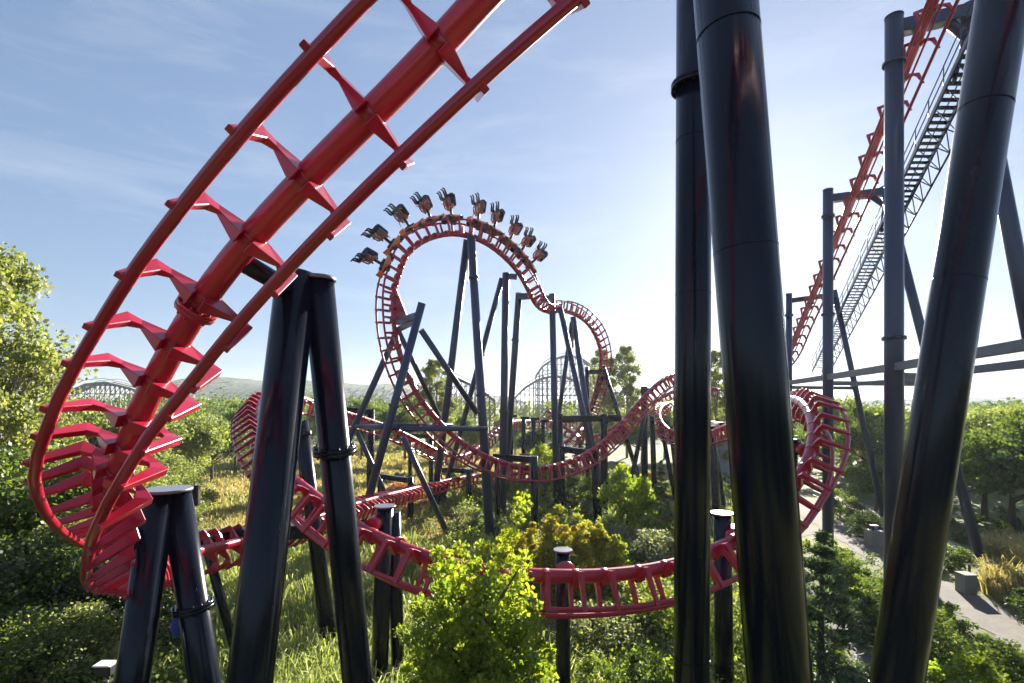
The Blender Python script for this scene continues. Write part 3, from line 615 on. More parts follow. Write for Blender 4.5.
# ------------------------------------------------------------------ plants
def leaves(C, spread, n, L, seed, up=.25, asp=.42, out_from=None, outw=.5, clump_t=.35, flat=0):
    """n leaf-shaped quads scattered round the clump centres C (k,3) with per-clump spread (k,)"""
    r = np.random.default_rng(seed); k = len(C); ci = r.integers(0, k, n); sp = np.broadcast_to(spread, (k,))[ci]
    g = r.normal(size=(n, 3)); g /= np.maximum(np.linalg.norm(g, axis=1), 1e-6)[:, None]; g *= (r.random(n)**.45)[:, None]
    if flat: g[:, 2] *= flat
    P = C[ci]+g*sp[:, None]
    d = r.normal(size=(n, 3)); d[:, 2] += up
    if out_from is not None:
        o = P-np.array(out_from); o /= np.maximum(np.linalg.norm(o, axis=1), 1e-6)[:, None]; d += o*outw*2
    d /= np.linalg.norm(d, axis=1)[:, None]
    w = np.cross(d, r.normal(size=(n, 3))); w /= np.maximum(np.linalg.norm(w, axis=1), 1e-6)[:, None]
    l = (L*r.uniform(.6, 1.35, n))[:, None]
    V = np.stack([P, P+d*l*.5+w*l*asp, P+d*l, P+d*l*.5-w*l*asp], 1).reshape(-1, 3)
    ct = r.random(k)
    tint = np.clip(clump_t*ct[ci]+(1-clump_t)*r.random(n)*.9, 0, 1)
    return V, tint
def quads(n): return np.arange(n*4).reshape(n, 4)
def trunk_mesh(h, r, limbs, bark, lean=0, seed=0, nm='trunk'):
    rr = random.Random(seed); m = MB(); pts = [(lean*math.sin(i*.8)*.12*h*.1+rr.uniform(-.02, .02)*h*.3, rr.uniform(-.02, .02)*h*.3, h*i/6) for i in range(7)]; pts[0] = (0, 0, -.1)
    m.tube(pts, [r*(1.15-.17*i) for i in range(7)], 8)
    for q in limbs:
        z = max(.12*h, min(q[2]*rr.uniform(.55, .8), h*.95)); j = min(int(z/h*6), 5); b = Vector(pts[j]).lerp(Vector(pts[j+1]), z/h*6-j); q = Vector(q)
        m.tube([b, b.lerp(q, .5)+Vector((0, 0, -.04*h*.2)), q], [r*.42*(1-.6*z/h)+.012, r*.25, .012], 5)
    return m.mesh(nm, bark)
TPL = {}
def tree_template(key, kind, h, w, n, L, leafmat, bark, seed, **k):
    r = np.random.default_rng(seed); c = []
    if kind == 'bush':
        nc = k.get('nc', 46)
        a = r.uniform(0, 2*np.pi, nc); z = r.uniform(.06, 1, nc); rad = w/2*np.sqrt(np.clip(1-((z-.42)/.62)**2, .05, 1))*r.uniform(.35, 1.0, nc)
        C = np.stack([rad*np.cos(a), rad*np.sin(a), z*h*r.uniform(.86, 1.0, nc)], 1); sp = w*r.uniform(.07, .17, nc)
    elif kind == 'spire':                          # young tree: many upright shoots
        nc = k.get('nc', 70); a = r.uniform(0, 2*np.pi, nc); z = r.uniform(.05, 1, nc)**.9
        rad = w/2*(1.08-z**1.7)*r.uniform(.3, 1.05, nc)
        C = np.stack([rad*np.cos(a), rad*np.sin(a), z*h], 1); sp = w*r.uniform(.06, .14, nc)*(1.15-.6*z)
    elif kind == 'shoots':                         # many upright shoots from one stool, each with its own leafy plume
        ns = k.get('ns', 16); cc = []; ss = []
        for i in range(ns):
            a = r.uniform(0, 2*np.pi); q = w/2*np.sqrt(r.random()); tip = h*(1.03-.42*(2*q/w)**1.8)*r.uniform(.72, 1.0) if i else h
            for z in np.arange(.04, 1, .30/tip*1.2):
                f = z**.6; cc.append((q*f*np.cos(a)+r.normal()*.06*w, q*f*np.sin(a)+r.normal()*.06*w, z*tip)); ss.append((.19-.12*z)*w*r.uniform(.6, 1.2))
        C = np.array(cc); sp = np.array(ss)
    elif kind == 'poplar':
        nc = k.get('nc', 60); a = r.uniform(0, 2*np.pi, nc); z = r.uniform(.16, 1, nc)
        rad = w/2*np.sin(np.clip((z-.05)*1.02, 0, 1)*np.pi)**.55*r.uniform(.25, 1.0, nc)
        C = np.stack([rad*np.cos(a), rad*np.sin(a), z*h], 1); sp = w*r.uniform(.06, .15, nc)
    elif kind == 'broad':
        nb = 7; B = np.stack([r.uniform(-.28, .28, nb)*w, r.uniform(-.28, .28, nb)*w, r.uniform(.38, .82, nb)*h], 1); nc = k.get('nc', 80)
        bi = r.integers(0, nb, nc); g = r.normal(size=(nc, 3)); g /= np.linalg.norm(g, axis=1)[:, None]; g[:, 2] = abs(g[:, 2])*.9-.25
        C = B[bi]+g*np.array([w*.25, w*.25, h*.18])*r.uniform(.6, 1.05, (nc, 1)); C[:, 2] = np.clip(C[:, 2], .12*h, h); sp = w*r.uniform(.06, .12, nc)
    elif kind == 'conifer':
        nc = k.get('nc', 170); z = r.uniform(.04, 1, nc)**1.15; tier = np.round(z*13)/13; a = r.uniform(0, 2*np.pi, nc)
        rad = w/2*(1.02-tier)*r.uniform(.25, 1.05, nc); C = np.stack([rad*np.cos(a), rad*np.sin(a), tier*h-rad*.28+r.uniform(-.02, .02, nc)*h], 1); C[:, 2] = np.maximum(C[:, 2], .05*h); sp = w*.10*(1.1-tier)+.05
    C = C.astype(float)
    V, t = leaves(C, sp, n, L, seed+1, up=k.get('up', .25), asp=k.get('asp', .40), out_from=(0, 0, h*.35), outw=k.get('outw', .45), flat=k.get('flat', 0))
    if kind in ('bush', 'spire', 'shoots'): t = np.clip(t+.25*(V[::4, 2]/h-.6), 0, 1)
    V[:, 2] = np.maximum(V[:, 2], .01)
    cm = np_mesh('crown', V, quads(n), leafmat, t)
    lim = [tuple(C[i]) for i in r.choice(len(C), min(k.get('limbs', 16), len(C)), replace=False)]
    tm = trunk_mesh(h*(.93 if kind in ('conifer', 'poplar', 'spire') else .75 if kind == 'shoots' else .6), k.get('tr', .02*h), lim if kind != 'conifer' else [], bark, seed=seed, nm='trunk' if kind != 'bush' else 'stem')
    TPL[key] = (cm, tm, h, w)
tree_template('young_yellow', 'shoots', 7.4, 3.3, 52000, .105, G_YEL, BARK, 21, ns=34, limbs=30)
tree_template('young_orange', 'shoots', 5.6, 3.0, 30000, .12, G_ORA, BARK, 22, ns=22, limbs=20)
tree_template('bush_mid', 'bush', 2.2, 2.6, 5200, .11, G_MID, BARK, 23)
tree_template('bush_dark', 'bush', 3.0, 3.4, 6500, .13, G_DRK, BARK, 24, nc=60)
tree_template('bush_grey', 'bush', 1.7, 2.6, 5200, .10, G_GRY, BARK, 25, nc=60)
tree_template('bush_pale', 'bush', 2.6, 3.2, 6000, .13, G_PAL, BARK, 26, nc=60)
tree_template('thicket_mid', 'bush', 6.0, 6.0, 34000, .13, G_MID, BARK, 51, nc=170, limbs=30)
tree_template('thicket_pale', 'bush', 6.0, 6.0, 32000, .13, G_PAL, BARK, 52, nc=170, limbs=30)
tree_template('thicket_dark', 'bush', 6.0, 6.0, 34000, .13, G_DRK, BARK, 53, nc=170, limbs=30)
tree_template('bush_yellow', 'bush', 2.4, 2.4, 5200, .12, G_YEL, BARK, 27, nc=50)
tree_template('bush_russet', 'bush', 1.8, 2.6, 3600, .11, G_RUS, BARK, 28, nc=50)
tree_template('poplar', 'poplar', 17, 6.6, 21000, .21, G_POP, PALEBARK, 29, nc=230, limbs=44, tr=.24)
tree_template('slim_poplar', 'poplar', 19, 6.4, 15000, .30, G_POP, PALEBARK, 30, nc=130, limbs=34, tr=.22)
tree_template('broad_mid', 'broad', 10, 9, 11000, .28, G_MID, BARK, 31, nc=110, limbs=24, tr=.24)
tree_template('broad_dark', 'broad', 10, 9.5, 11000, .30, G_DRK, BARK, 32, nc=110, limbs=24, tr=.26)
tree_template('broad_pale', 'broad', 9, 9, 10000, .26, G_PAL, PALEBARK, 33, nc=120, limbs=24, tr=.22)
tree_template('conifer', 'conifer', 6.0, 3.6, 15000, .17, G_CON, BARK, 34, up=-.35, asp=.16, outw=.9, flat=.4, nc=260)
def plant(key, px, D, h, label, group=None, w=1.0, name=None, cat=None, z=0, rz=None):
    cm, tm, th, tw = TPL[key]; s = h/th; k = 'tree' if cm.materials[0] and (not ('bush' in key or 'thicket' in key)) else 'shrub'
    nm = name or {'conifer': 'conifer_tree', 'poplar': 'poplar_tree', 'slim_poplar': 'poplar_tree'}.get(key, 'shrub' if 'bush' in key or 'thicket' in key else 'tree')
    o = empty(nm, gnd(px, D, z), label, cat or ('shrub' if 'bush' in key or 'thicket' in key else 'tree'), group, rz=random.uniform(0, 6.28) if rz is None else rz)
    o.scale = (s*w, s*w, s)
    for n_, me in (('crown', cm), ('trunk' if not ('bush' in key or 'thicket' in key) else 'stem', tm)):
        c = bpy.data.objects.new(n_, me); COL.objects.link(c); c.parent = o
    return o
# front and middle
plant('young_yellow', 478, 11.9, 7.75, 'tall yellow-green young tree hiding part of the front track')
plant('young_yellow', 440, 12.6, 4.4, 'lower leafy sapling at the left foot of the tall yellow-green one', w=1.3)
plant('young_orange', 558, 23.5, 5.2, 'autumn-tinted young tree just above the white-capped post', w=1.25)
plant('young_orange', 596, 25, 4.6, 'orange-yellow sapling right of the white-capped post', w=1.3)
plant('young_orange', 522, 24, 4.3, 'rusty-tipped sapling right of the tall yellow-green tree', w=1.2)
plant('bush_yellow', 627, 36, 5.2, 'bright yellow small tree below the rising loop track', cat='tree', name='tree', w=.8)
plant('bush_yellow', 545, 52, 5.4, 'golden small tree behind the dip of the loop', w=.8, cat='tree', name='tree')
plant('bush_pale', 386, 22, 2.4, 'pale reed-like clump right of the capped post pair', w=.9)
plant('bush_mid', 600, 15.8, 1.9, 'green bush behind the front track, right of the white-capped post')
plant('bush_dark', 648, 16.4, 2.0, 'dark shady bush under the front track beside the slim column')
plant('bush_grey', 610, 33, 1.9, 'wide silver-grey bush below the small yellow tree', w=1.3)
plant('bush_grey', 655, 30, 2.2, 'silver-grey bush left of the slim upright column', w=1.3)
plant('bush_pale', 640, 22, 2.3, 'pale green hummock behind the front track', w=1.3)
plant('bush_mid', 668, 20, 2.2, 'fresh green shrub against the slim upright column', w=1.1)
plant('bush_grey', 590, 19.5, 2.0, 'greyish mound above the front track', w=1.35)
plant('bush_russet', 405, 47, 2.6, 'russet shrub behind the braced loop frame', w=1.3)
plant('bush_russet', 450, 27, 2.0, 'russet thicket left of the rusty-tipped sapling', w=1.1)
plant('bush_dark', 575, 46, 3.6, 'dark round bush below the dip of the loop', w=.9)
plant('conifer', 661, 40, 5.2, 'small dark conifer near the slim column', w=.9)
plant('conifer', 822, 16.5, 5.6, 'dark conifer with pale drooping tips beside the thickest column', w=1.35)
plant('bush_dark', 698, 26, 2.6, 'dark bush in the gap between the two tall columns', w=.8)
plant('bush_mid', 716, 13.2, 1.6, 'bright bush at the foot of the gap between the two tall columns', w=.8)
# right side
RS = 'shrubs beside the gravel path'
for px, D, h, key, lab, w in ((862, 24.5, 1.5, 'bush_mid', 'tall green shrub between the conifer and the gravel path', 1.2), (846, 29, 1.3, 'bush_mid', 'green shrub behind the conifer, left edge of the path', 1.3), (884, 21, 2.0, 'bush_dark', 'dark shrub in front of the leaning column, by the path', 1.1),
    (868, 38, 1.9, 'bush_dark', 'dark shrub left of the concrete lamp block', 1.3), (905, 36, 1.7, 'bush_dark', 'dark shrub right of the concrete lamp block', 1.2), (840, 44, 2.2, 'bush_mid', 'shrub by the far bend of the gravel path', 1.2),
    (948, 30.5, 1.5, 'bush_mid', 'shrub between the far wooden fence and the plain concrete block', 1.3), (962, 15.5, 2.2, 'bush_yellow', 'yellow-tipped shrub nearest the bottom right corner', 1.3), (930, 18.5, 2.0, 'bush_mid', 'green shrub at the right foot of the leaning column', 1.2),
    (1010, 16, 2.2, 'bush_mid', 'green shrub at the right edge below the gravel path', 1.3), (920, 14.5, 2.0, 'bush_dark', 'dark shrub at the very bottom under the leaning column', 1.2), (1046, 25, 1.7, 'bush_grey', 'dry greyish shrub against the wooden fence at right', 1.1), (1052, 22.5, 2.0, 'bush_dark', 'dark shrub at the right edge above the gravel path', 1.2)):
    plant(key, px, D, h, lab, RS, w)
RW = 'trees of the wood on the right'
for px, D, h, key, lab, w in ((868, 56, 10.6, 'broad_mid', 'leftmost rounded tree of the wood behind the lift hill'  , .9), (850, 75, 12.0, 'broad_pale', 'pale tree behind the far lift hill portal', .9), (905, 50, 9.2, 'broad_dark', 'dark tree directly behind the tallest lift column', .9), (950, 58, 9.8, 'broad_mid', 'tree right of the leaning column in the wood', 1), (985, 44, 8.8, 'broad_dark', 'dark low tree of the wood above the fence', 1),
    (1012, 40, 10.4, 'broad_mid', 'tall green tree at the right edge of the wood', 1), (1060, 36, 10.0, 'broad_dark', 'dark tree half out of view at the right edge', 1), (930, 47, 6.6, 'broad_dark', 'short dark tree behind the leaning column', 1.1), (972, 70, 10.2, 'broad_pale', 'pale tree standing deeper in the right-hand wood', 1.1), (890, 64, 9.6, 'broad_dark', 'dark tree between two lift columns, deeper in the wood', 1), (1030, 55, 10.6, 'broad_pale', 'pale green tree behind the right edge of the wood', 1), (876, 47, 5.6, 'broad_mid', 'low tree at the near edge of the wood by the far path', 1.1)):
    plant(key, px, D, h, lab, RW, w)
# left side
LS = 'thicket on the left bank'
plant('poplar', 0, 25, 16.9, 'tall loose yellowish poplar at the left edge')
plant('poplar', 36, 27, 13.0, 'shorter poplar beside the tall one at the left edge', w=.75)
plant('poplar', -40, 23, 14.5, 'poplar half out of view left of the tall one', w=.9)
for px, D, h, key, lab, w in ((20, 17, 5.4, 'thicket_dark', 'large dark bush at the left edge below the poplars', 1.2), (70, 19.5, 5.6, 'thicket_pale', 'pale leafy thicket behind the left rail of the near track', 1.2), (-10, 14, 4.0, 'thicket_mid', 'green bush in the bottom left corner', 1.3), (60, 15.5, 3.6, 'thicket_pale', 'pale green bush at the foot of the left bank', 1.4), (100, 14.5, 2.6, 'bush_mid', 'low green bush left of the short A-frame', 1.1),
    (35, 21, 7.2, 'thicket_mid', 'tall green thicket under the shorter poplar', 1.0), (100, 26, 7.0, 'thicket_pale', 'pale thicket seen through the ties of the near track', 1.1), (125, 31, 6.0, 'thicket_pale', 'pale yellowish thicket seen between the near rails', 1.4), (5, 20, 8.0, 'thicket_mid', 'high green hedge mass under the tall poplar', 1.1), (160, 42, 5.4, 'thicket_pale', 'pale green bush left of the tall A-frame', 1.4), (110, 18, 4.2, 'thicket_dark', 'dark bush below the bottom turn of the near track', 1.2)):
    plant(key, px, D, h, lab, LS, w)
LT = 'trees beyond the meadow on the left'
for px, D, h, key, lab, w in ((212, 62, 9.8, 'broad_dark', 'dark tree left of the small far bend', .75), (235, 70, 10.4, 'broad_mid', 'mid green tree behind the small far bend', .8), (190, 55, 9.4, 'broad_pale', 'pale tree beside the dark one beyond the meadow', .9), (150, 48, 9.8, 'broad_pale', 'pale tree seen through the near track above the thicket', .9), (95, 44, 10.8, 'broad_pale', 'silvery tree behind the left rail near the horizon', .9),
    (270, 80, 11.2, 'broad_mid', 'tree behind the tall A-frame beyond the meadow', 1), (318, 95, 11.4, 'broad_pale', 'hazy tree between the legs of the A-frame', 1), (362, 88, 11.2, 'broad_mid', 'tree behind the dark left leg of the loop frame', 1), (405, 84, 12.2, 'broad_mid', 'tree behind the falling side of the loop', .8), (436, 72, 15.6, 'slim_poplar', 'tall loose tree inside the loop', 1.15)):
    plant(key, px, D, h, lab, LT, w)
BT = 'trees behind the loop'
for px, D, h, key, lab, w in ((604, 88, 18.6, 'slim_poplar', 'left one of the two poplars behind the second arc', 1.1), (627, 92, 19.6, 'slim_poplar', 'right one of the two poplars behind the second arc', 1.0), (716, 70, 16.6, 'slim_poplar', 'lone poplar seen between the two tall columns', .95), (470, 90, 8.4, 'broad_mid', 'low tree behind the leg of the loop crown', 1), (530, 76, 7.6, 'broad_dark', 'dark tree below the wooden coaster', .9), (556, 72, 6.6, 'conifer', 'dark pointed conifer below the wooden coaster', 1.1), (515, 86, 9, 'broad_pale', 'hazy tree left of the wooden coaster arch', .9),
    (642, 84, 9.6, 'broad_mid', 'tree behind the rising end of the loop track', 1), (665, 90, 10, 'broad_dark', 'dark tree behind the small red curl', 1), (745, 95, 12, 'broad_pale', 'tree hidden partly by the thickest column', 1), (580, 66, 6.0, 'conifer', 'second dark conifer, right of the first below the far arch', 1.1), (695, 82, 10, 'broad_mid', 'tree right of the slim column beyond the low far track', 1), (770, 80, 11, 'broad_mid', 'tree behind the foot of the farthest lift portal', .9)):
    plant(key, px, D, h, lab, BT, w)

# countless ground cover (stuff)
def inpath(x, y):
    def near(pts, w):
        d = 1e9
        for i in range(len(pts)-1):
            ax, ay = pts[i]; bx, by = pts[i+1]; t = np.clip(((x-ax)*(bx-ax)+(y-ay)*(by-ay))/((bx-ax)**2+(by-ay)**2), 0, 1)
            d = min(d, math.hypot(x-ax-t*(bx-ax), y-ay-t*(by-ay)))
        return d < w
    return near(MAINPATH, 1.9) or near([(11.8, 10), (13.0, 16), (14.1, 21.5), (15.4, 27), (17.2, 33), (21, 38.5), (25.5, 40)], 1.2) or near([(22, 12), (27.2, 25), (29.8, 34), (32.5, 45), (34.5, 60)], 1.3)
def cover(name, n, pxr, Dr, hr, per, L, mat, seed, wr=1.3, dens=1.0, skip=None):
    r = np.random.default_rng(seed); VV = []; TT = []
    for _ in range(n):
        D = 1/r.uniform(1/Dr[1], 1/Dr[0])if dens else r.uniform(*Dr); px = r.uniform(*pxr); x = (px-CX)/F*D
        if inpath(x, D) or (skip and skip(px, D)): continue
        h = r.uniform(*hr)*r.uniform(.7, 1.1); k = 7; a = r.uniform(0, 6.28, k); q = r.uniform(.1, 1, k)*h*wr*.5
        C = np.stack([x+q*np.cos(a), D+q*np.sin(a), r.uniform(.25, .85, k)*h], 1)
        V, t = leaves(C, h*.27, per, L*max(1, D/26), int(r.integers(1e9)), out_from=(x, D, 0), outw=.4, clump_t=.3)
        t = np.clip(t*.75+r.uniform(-.1, .35), 0, 1); V[:, 2] = np.maximum(V[:, 2], .03); VV.append(V); TT.append(t)
    V = np.concatenate(VV); t = np.concatenate(TT)
    o = bpy.data.objects.new(name, np_mesh(name, V, quads(len(V)//4), mat, t)); COL.objects.link(o); tag(o, kind='stuff'); return o
cover('undergrowth', 230, (-40, 175), (13.5, 32), (1.0, 2.6), 320, .12, G_MID, 41)
cover('undergrowth', 100, (-40, 160), (13.5, 30), (1.0, 2.6), 300, .12, G_PAL, 42)
cover('undergrowth', 60, (0, 330), (16, 40), (.4, 1.0), 260, .11, G_PAL, 43)
cover('undergrowth', 150, (440, 770), (14, 60), (.6, 2.0), 280, .11, G_MID, 44)
cover('undergrowth', 380, (430, 770), (18, 64), (.6, 2.0), 280, .10, G_GRY, 45)
cover('undergrowth', 300, (430, 780), (15, 60), (.6, 2.1), 280, .11, G_YEL, 46)
cover('undergrowth', 340, (420, 770), (17, 70), (.6, 1.9), 280, .11, G_PAL, 51)
cover('undergrowth', 50, (360, 720), (22, 60), (.6, 1.6), 240, .11, G_DRK, 47)
cover('undergrowth', 60, (380, 720), (22, 70), (.6, 1.5), 240, .11, G_RUS, 52)
cover('undergrowth', 260, (770, 1060), (13, 44), (.4, 1.15), 280, .10, G_MID, 48)
cover('undergrowth', 110, (780, 1060), (13, 46), (.4, 1.2), 280, .10, G_DRK, 49)
cover('undergrowth', 100, (780, 1060), (13, 40), (.4, 1.1), 260, .10, G_YEL, 50)
def grass(name, n, pxr, Dr, hr, mat, seed, wid=.018, clump=40, rad=.5):
    r = np.random.default_rng(seed); nc = n//clump; D = 1/r.uniform(1/Dr[1], 1/Dr[0], nc); px = r.uniform(*pxr, nc); cx = (px-CX)/F*D
    keep = np.array([not inpath(a, b) for a, b in zip(cx, D)]); cx = cx[keep]; cy = D[keep]; nc = len(cx)
    hh = np.repeat(r.uniform(*hr, nc), clump)*r.uniform(.6, 1.1, nc*clump); n = nc*clump; a = r.uniform(0, 6.28, n); q = rad*np.sqrt(r.random(n))
    b = np.stack([np.repeat(cx, clump)+q*np.cos(a), np.repeat(cy, clump)+q*np.sin(a), np.zeros(n)], 1)
    d = np.stack([np.cos(a), np.sin(a), np.zeros(n)], 1)*(hh*r.uniform(.1, .55, n))[:, None]; a2 = r.uniform(0, 6.28, n)
    w = np.stack([np.cos(a2), np.sin(a2), np.zeros(n)], 1)*(wid*r.uniform(.6, 1.4, n)*np.maximum(1, b[:, 1]/24))[:, None]; z = np.array([0, 0, 1.])
    m1 = b+d*.3+z*(hh*.6)[:, None]; m2 = b+d*.75+z*(hh*.95)[:, None]; tp = b+d*1.25+z*(hh*r.uniform(.75, 1.0, n))[:, None]
    V = np.stack([b-w, b+w, m1+w, m1-w, m1-w, m1+w, m2+w*.7, m2-w*.7, m2-w*.7, m2+w*.7, tp+w*.15, tp-w*.15], 1).reshape(-1, 3)
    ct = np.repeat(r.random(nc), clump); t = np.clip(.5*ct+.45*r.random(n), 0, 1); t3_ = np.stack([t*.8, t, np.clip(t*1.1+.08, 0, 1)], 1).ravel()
    o = bpy.data.objects.new(name, np_mesh(name, V, quads(len(V)//4), mat, t3_)); COL.objects.link(o); tag(o, kind='stuff')
grass('tall_grass', 46000, (180, 560), (14.5, 34), (.9, 1.9), G_GRS, 61)
grass('tall_grass', 22000, (540, 780), (13.5, 26), (.7, 1.4), G_GRS, 62)
grass('tall_grass', 40000, (180, 470), (22, 42), (.6, 1.2), G_DRY, 63)
grass('meadow_grass', 70000, (120, 520), (38, 120), (.4, .9), G_DRY, 64, rad=1.2, wid=.02)
grass('meadow_grass', 14000, (120, 760), (34, 100), (.4, .9), G_GRS, 65, rad=1.2, wid=.02)
grass('dry_reeds', 14000, (988, 1085), (25, 34), (.9, 1.7), G_DRY, 66, rad=.35)
def far_wood(name, n, pxr, Dr, hr, mat, seed):
    r = np.random.default_rng(seed); VV = []; TT = []
    for _ in range(n):
        D = r.uniform(*Dr); px = r.uniform(*pxr); x = (px-CX)/F*D; h = r.uniform(*hr); k = 12
        C = np.stack([x+r.normal(size=k)*h*.3, D+r.normal(size=k)*h*.3, r.uniform(.2, .9, k)*h], 1)
        V, t = leaves(C, h*.17, 420, .55*max(1, D/130), int(r.integers(1e9)), clump_t=.45); VV.append(V); TT.append(np.clip(t+r.uniform(-.2, .25), 0, 1))
    V = np.concatenate(VV); V[:, 2] = np.maximum(V[:, 2], 0); t = np.concatenate(TT)
    o = bpy.data.objects.new(name, np_mesh(name, V, quads(len(V)//4), mat, t)); COL.objects.link(o); tag(o, kind='stuff')
far_wood('distant_wood', 150, (-60, 420), (105, 260), (8, 13), G_MID, 71)
far_wood('distant_wood', 70, (420, 790), (120, 260), (8, 12.5), G_PAL, 72)
far_wood('distant_wood', 130, (770, 1110), (66, 220), (5.0, 10.6), G_MID, 73)
far_wood('distant_wood', 60, (840, 1110), (60, 130), (4.5, 9.6), G_PAL, 74)
def wood_round(name, n, seed, mat):                # unseen trees added behind the camera so the black columns reflect something dark
    r = np.random.default_rng(seed); VV = []; TT = []
    for _ in range(n):
        a = r.uniform(R(172), R(368)); d = r.uniform(24, 60); x, y = d*math.cos(a), d*math.sin(a); h = r.uniform(9, 14); k = 12
        if y > 10: continue
        C = np.stack([x+r.normal(size=k)*h*.22, y+r.normal(size=k)*h*.22, r.uniform(.05, .9, k)*h], 1)
        V, t = leaves(C, h*.17, 260, .8, int(r.integers(1e9)), clump_t=.45); VV.append(V); TT.append(t)
    V = np.concatenate(VV); V[:, 2] = np.maximum(V[:, 2], 0); t = np.concatenate(TT)
    o = bpy.data.objects.new(name, np_mesh(name, V, quads(len(V)//4), mat, t)); COL.objects.link(o); tag(o, kind='stuff')
wood_round('added_unseen_wood', 240, 75, G_DRK)

# ------------------------------------------------------------------ far wooden coaster
wc = empty('wooden_coaster', gnd(555, 150), 'distant pale wooden coaster with lattice hills behind the loop', 'wooden coaster')
def lattice(name, prof, mat, depth=3.5, dy=0):
    m = MB(); tr = []; prev = None; y = 150+dy
    for i in range(len(prof)-1):
        (x0, z0), (x1, z1) = prof[i], prof[i+1]; n = max(1, int(abs(x1-x0)/1.35+.5))
        for k in range(n):
            u = k/n; x = x0+(x1-x0)*u; z = z0+(z1-z0)*u; y = 150+dy
            for yy in (y, y+depth): m.bar((x, yy, 0), (x, yy, z), .2, .2)
            m.bar((x, y, 0), (x, y+depth, z*.5), .12, .16); m.bar((x, y-.5, z+.1), (x, y+depth+.5, z+.1), .3, .3)
            for q in range(1, int(z/2)+1): m.bar((x, y, q*2), (x+1.35, y, q*2), .14, .2); m.bar((x, y, q*2), (x+1.35, y, min(z, q*2+2)), .1, .14)
            if prev:
                tr.append(((prev[0], prev[1]), (x, z)))
            prev = (x, z)
    m.build('trestle', mat, wc)
    for nm, yo, h, w_, t_ in (('track_rail', .4, .35, .8, .6), ('track_rail', depth-.4, .35, .8, .6), ('guard_rail', -.4, 1.4, .1, .12), ('guard_rail', depth+.4, 1.4, .1, .12)):
        r_ = MB()
        for p, q in tr: r_.bar((p[0], y+yo, p[1]+h), (q[0], y+yo, q[1]+h), w_, t_)
        r_.build(nm, mat, wc)
def wp(px, py, dy=0): p = at(px, py, 150+dy); return (p.x, p.z)
lattice('a', [wp(500, 414), wp(512, 402), wp(525, 389), wp(538, 381), wp(552, 377.5), wp(566, 378), wp(580, 384), wp(595, 395), wp(612, 408)], WOODW)
lattice('b', [wp(536, 377, 14), wp(543, 367, 14), wp(553, 360.5, 14), wp(566, 356.5, 14), wp(580, 359, 14), wp(592, 367, 14), wp(604, 380, 14)], WOODW, dy=14)
lattice('c', [wp(440, 372, -20), wp(455, 379, -20), wp(470, 386, -20), wp(484, 394, -20), wp(500, 407, -20)], WOODB, dy=-20)
lattice('d', [wp(62, 396, -25), wp(85, 386, -25), wp(105, 384, -25), wp(130, 390, -25), wp(150, 398, -25)], WOODW, dy=-25)

# ------------------------------------------------------------------ path furniture
def block(label, px, D, s, lamp, h):
    p = gnd(px, D); root = empty('lamp_block' if lamp else 'concrete_block', p, label, 'block')
    m = MB(); m.box((p.x, p.y, h*.5), s, s, h); m.build('block', CONC, root, .03); s_ = s; s = h
    if lamp:
        m = MB(); m.box((p.x, p.y, s+.19), .5, .34, .3); m.rod((p.x-.3, p.y, s), (p.x-.3, p.y, s+.22), .03); m.rod((p.x+.3, p.y, s), (p.x+.3, p.y, s+.22), .03); b = m.build('floodlight', DARK, root, .02)
        m = MB(); m.rod((p.x, p.y-.175, s+.2), (p.x, p.y-.20, s+.2), .13, n=20); m.build('lens', LENS, b)
    else:
        m = MB(); m.box((p.x, p.y, s+.03), s_*1.06, s_*1.06, .06); m.build('slab_top', CONC, root, .01)
block('pale concrete block with blue-lensed floodlight beside the path', 874, 35.6, .85, True, 1.1)
block('plain grey concrete block beside the path near the fence', 966, 26.9, .65, False, .95)
FP = [(25.2, 24), (26.4, 28.5), (27.6, 33), (28.2, 39), (29.4, 45), (30.6, 52)]
fr = empty('wooden_fence', (27.6, 33, 0), 'low weathered rail fence between the gravel path and the wood', 'fence')
for i in range(len(FP)-1):
    a = Vector((*FP[i], 0)); b = Vector((*FP[i+1], 0))
    for h in (.55, 1.0): MB().rod(a+Vector((0, 0, h)), b+Vector((0, 0, h+.02)), .05, n=8).build('fence_rail', WOODW, fr)
    for k in range(3): p = a.lerp(b, k/3); MB().rod(p, p+Vector((0, 0, 1.15)), .065, n=8).build('fence_post', WOODB, fr)
p = gnd(933, 25.4); bo = empty('bollard', p, 'thin dark bollard at the edge of the gravel path', 'bollard')
MB().tube([p, p+Vector((0, 0, .85)), p+Vector((0, 0, .9))], [.06, .06, .03], 12).build('post', DARK, bo); MB().rod(p+Vector((0, 0, .7)), p+Vector((0, 0, .78)), .064, n=12).build('band', CAPW, bo)
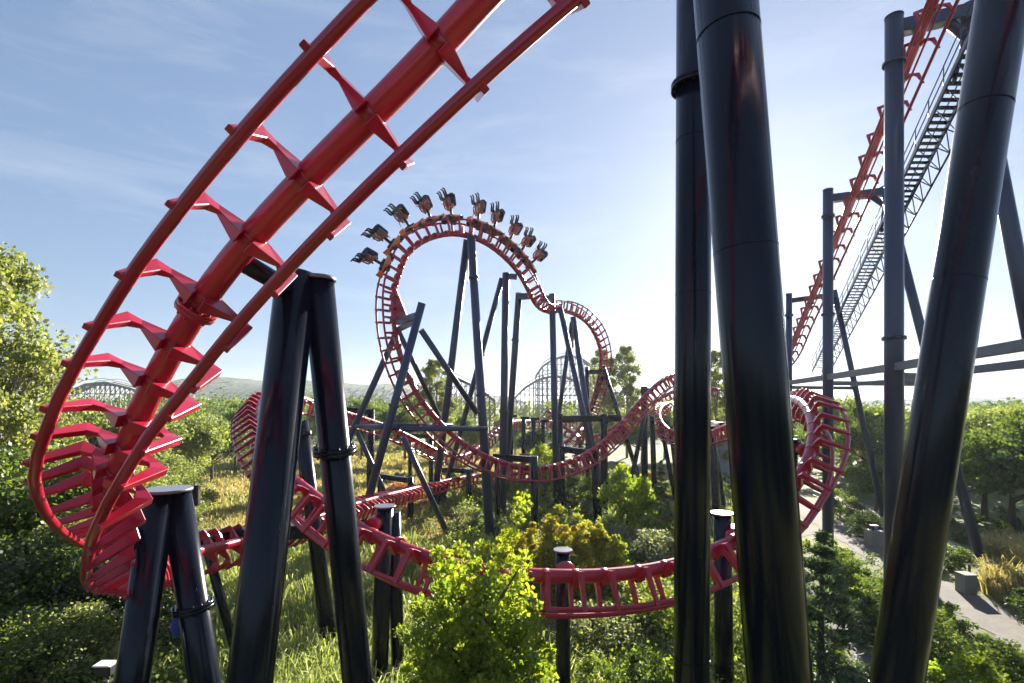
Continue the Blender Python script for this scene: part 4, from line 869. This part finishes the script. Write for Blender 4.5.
p = gnd(648, 44); sl = empty('spotlight', p, 'small violet-lensed spotlight on a stake among the silver bushes', 'spotlight')
MB().rod(p, p+Vector((0, 0, 1.25)), .05).build('stake', DARK, sl); MB().rod(p+Vector((0, .2, 1.4)), p+Vector((0, -.2, 1.36)), .16, .22, 16).build('housing', WHITEP, sl); MB().rod(p+Vector((0, -.2, 1.36)), p+Vector((0, -.23, 1.36)), .18, n=16).build('lens', LENS, sl)
p = gnd(106, 10.3, 0); ub = empty('control_box', p, 'small grey control box with white lid on a post, bottom left', 'control box')
MB().rod(p, p+Vector((0, 0, 4.4)), .05).build('post', DARK, ub)
m = MB(); m.box(p+Vector((0, 0, 4.62)), .30, .2, .2); m.build('housing', DARK, ub, .02); m = MB(); m.box(p+Vector((0, -.02, 4.745)), .34, .26, .03); m.build('lid', WHITEP, ub, .01)
q = at(182, 618, 9.4); st = MB()
st.tube([at(184, 596, 9.5), at(181, 610, 9.45), at(178, 628, 9.4), at(177, 637, 9.4)], [.05, .11, .13, .05], 8); tag(st.build('cloth_strap', BLUEC), 'blue cloth strap tied round the short A-frame leg', 'strap')
sh = empty('shed', gnd(724, 72), 'grey clad shed beyond the gap between the two tall columns', 'shed')
c = gnd(726, 72); m = MB(); m.box((c.x, c.y, 2.5), 6, 5, 5); m.build('wall', GREYW, sh)
m = MB(); m.poly([(c.x-3.3, c.y-2.8, 5.0), (c.x+3.3, c.y-2.8, 5.0), (c.x, c.y-2.8, 6.0)], (0, 5.6, 0)); m.build('roof', SLATE, sh)

# ------------------------------------------------------------------ air
hm = bpy.data.materials.new('hazy_air'); hm.use_nodes = True; t = hm.node_tree; t.nodes.clear()
ho = N(t, 'ShaderNodeOutputMaterial'); hv = N(t, 'ShaderNodeVolumePrincipled'); hv.inputs['Density'].default_value = .00016
hv.inputs['Color'].default_value = (.80, .88, 1, 1); hv.inputs['Anisotropy'].default_value = .35
t.links.new(hv.outputs[0], ho.inputs['Volume'])
m = MB(); m.box((0, 3100, 39.5), 8600, 7000, 81); tag(m.build('haze', hm), kind='stuff')
S.cycles.volume_bounces = 0
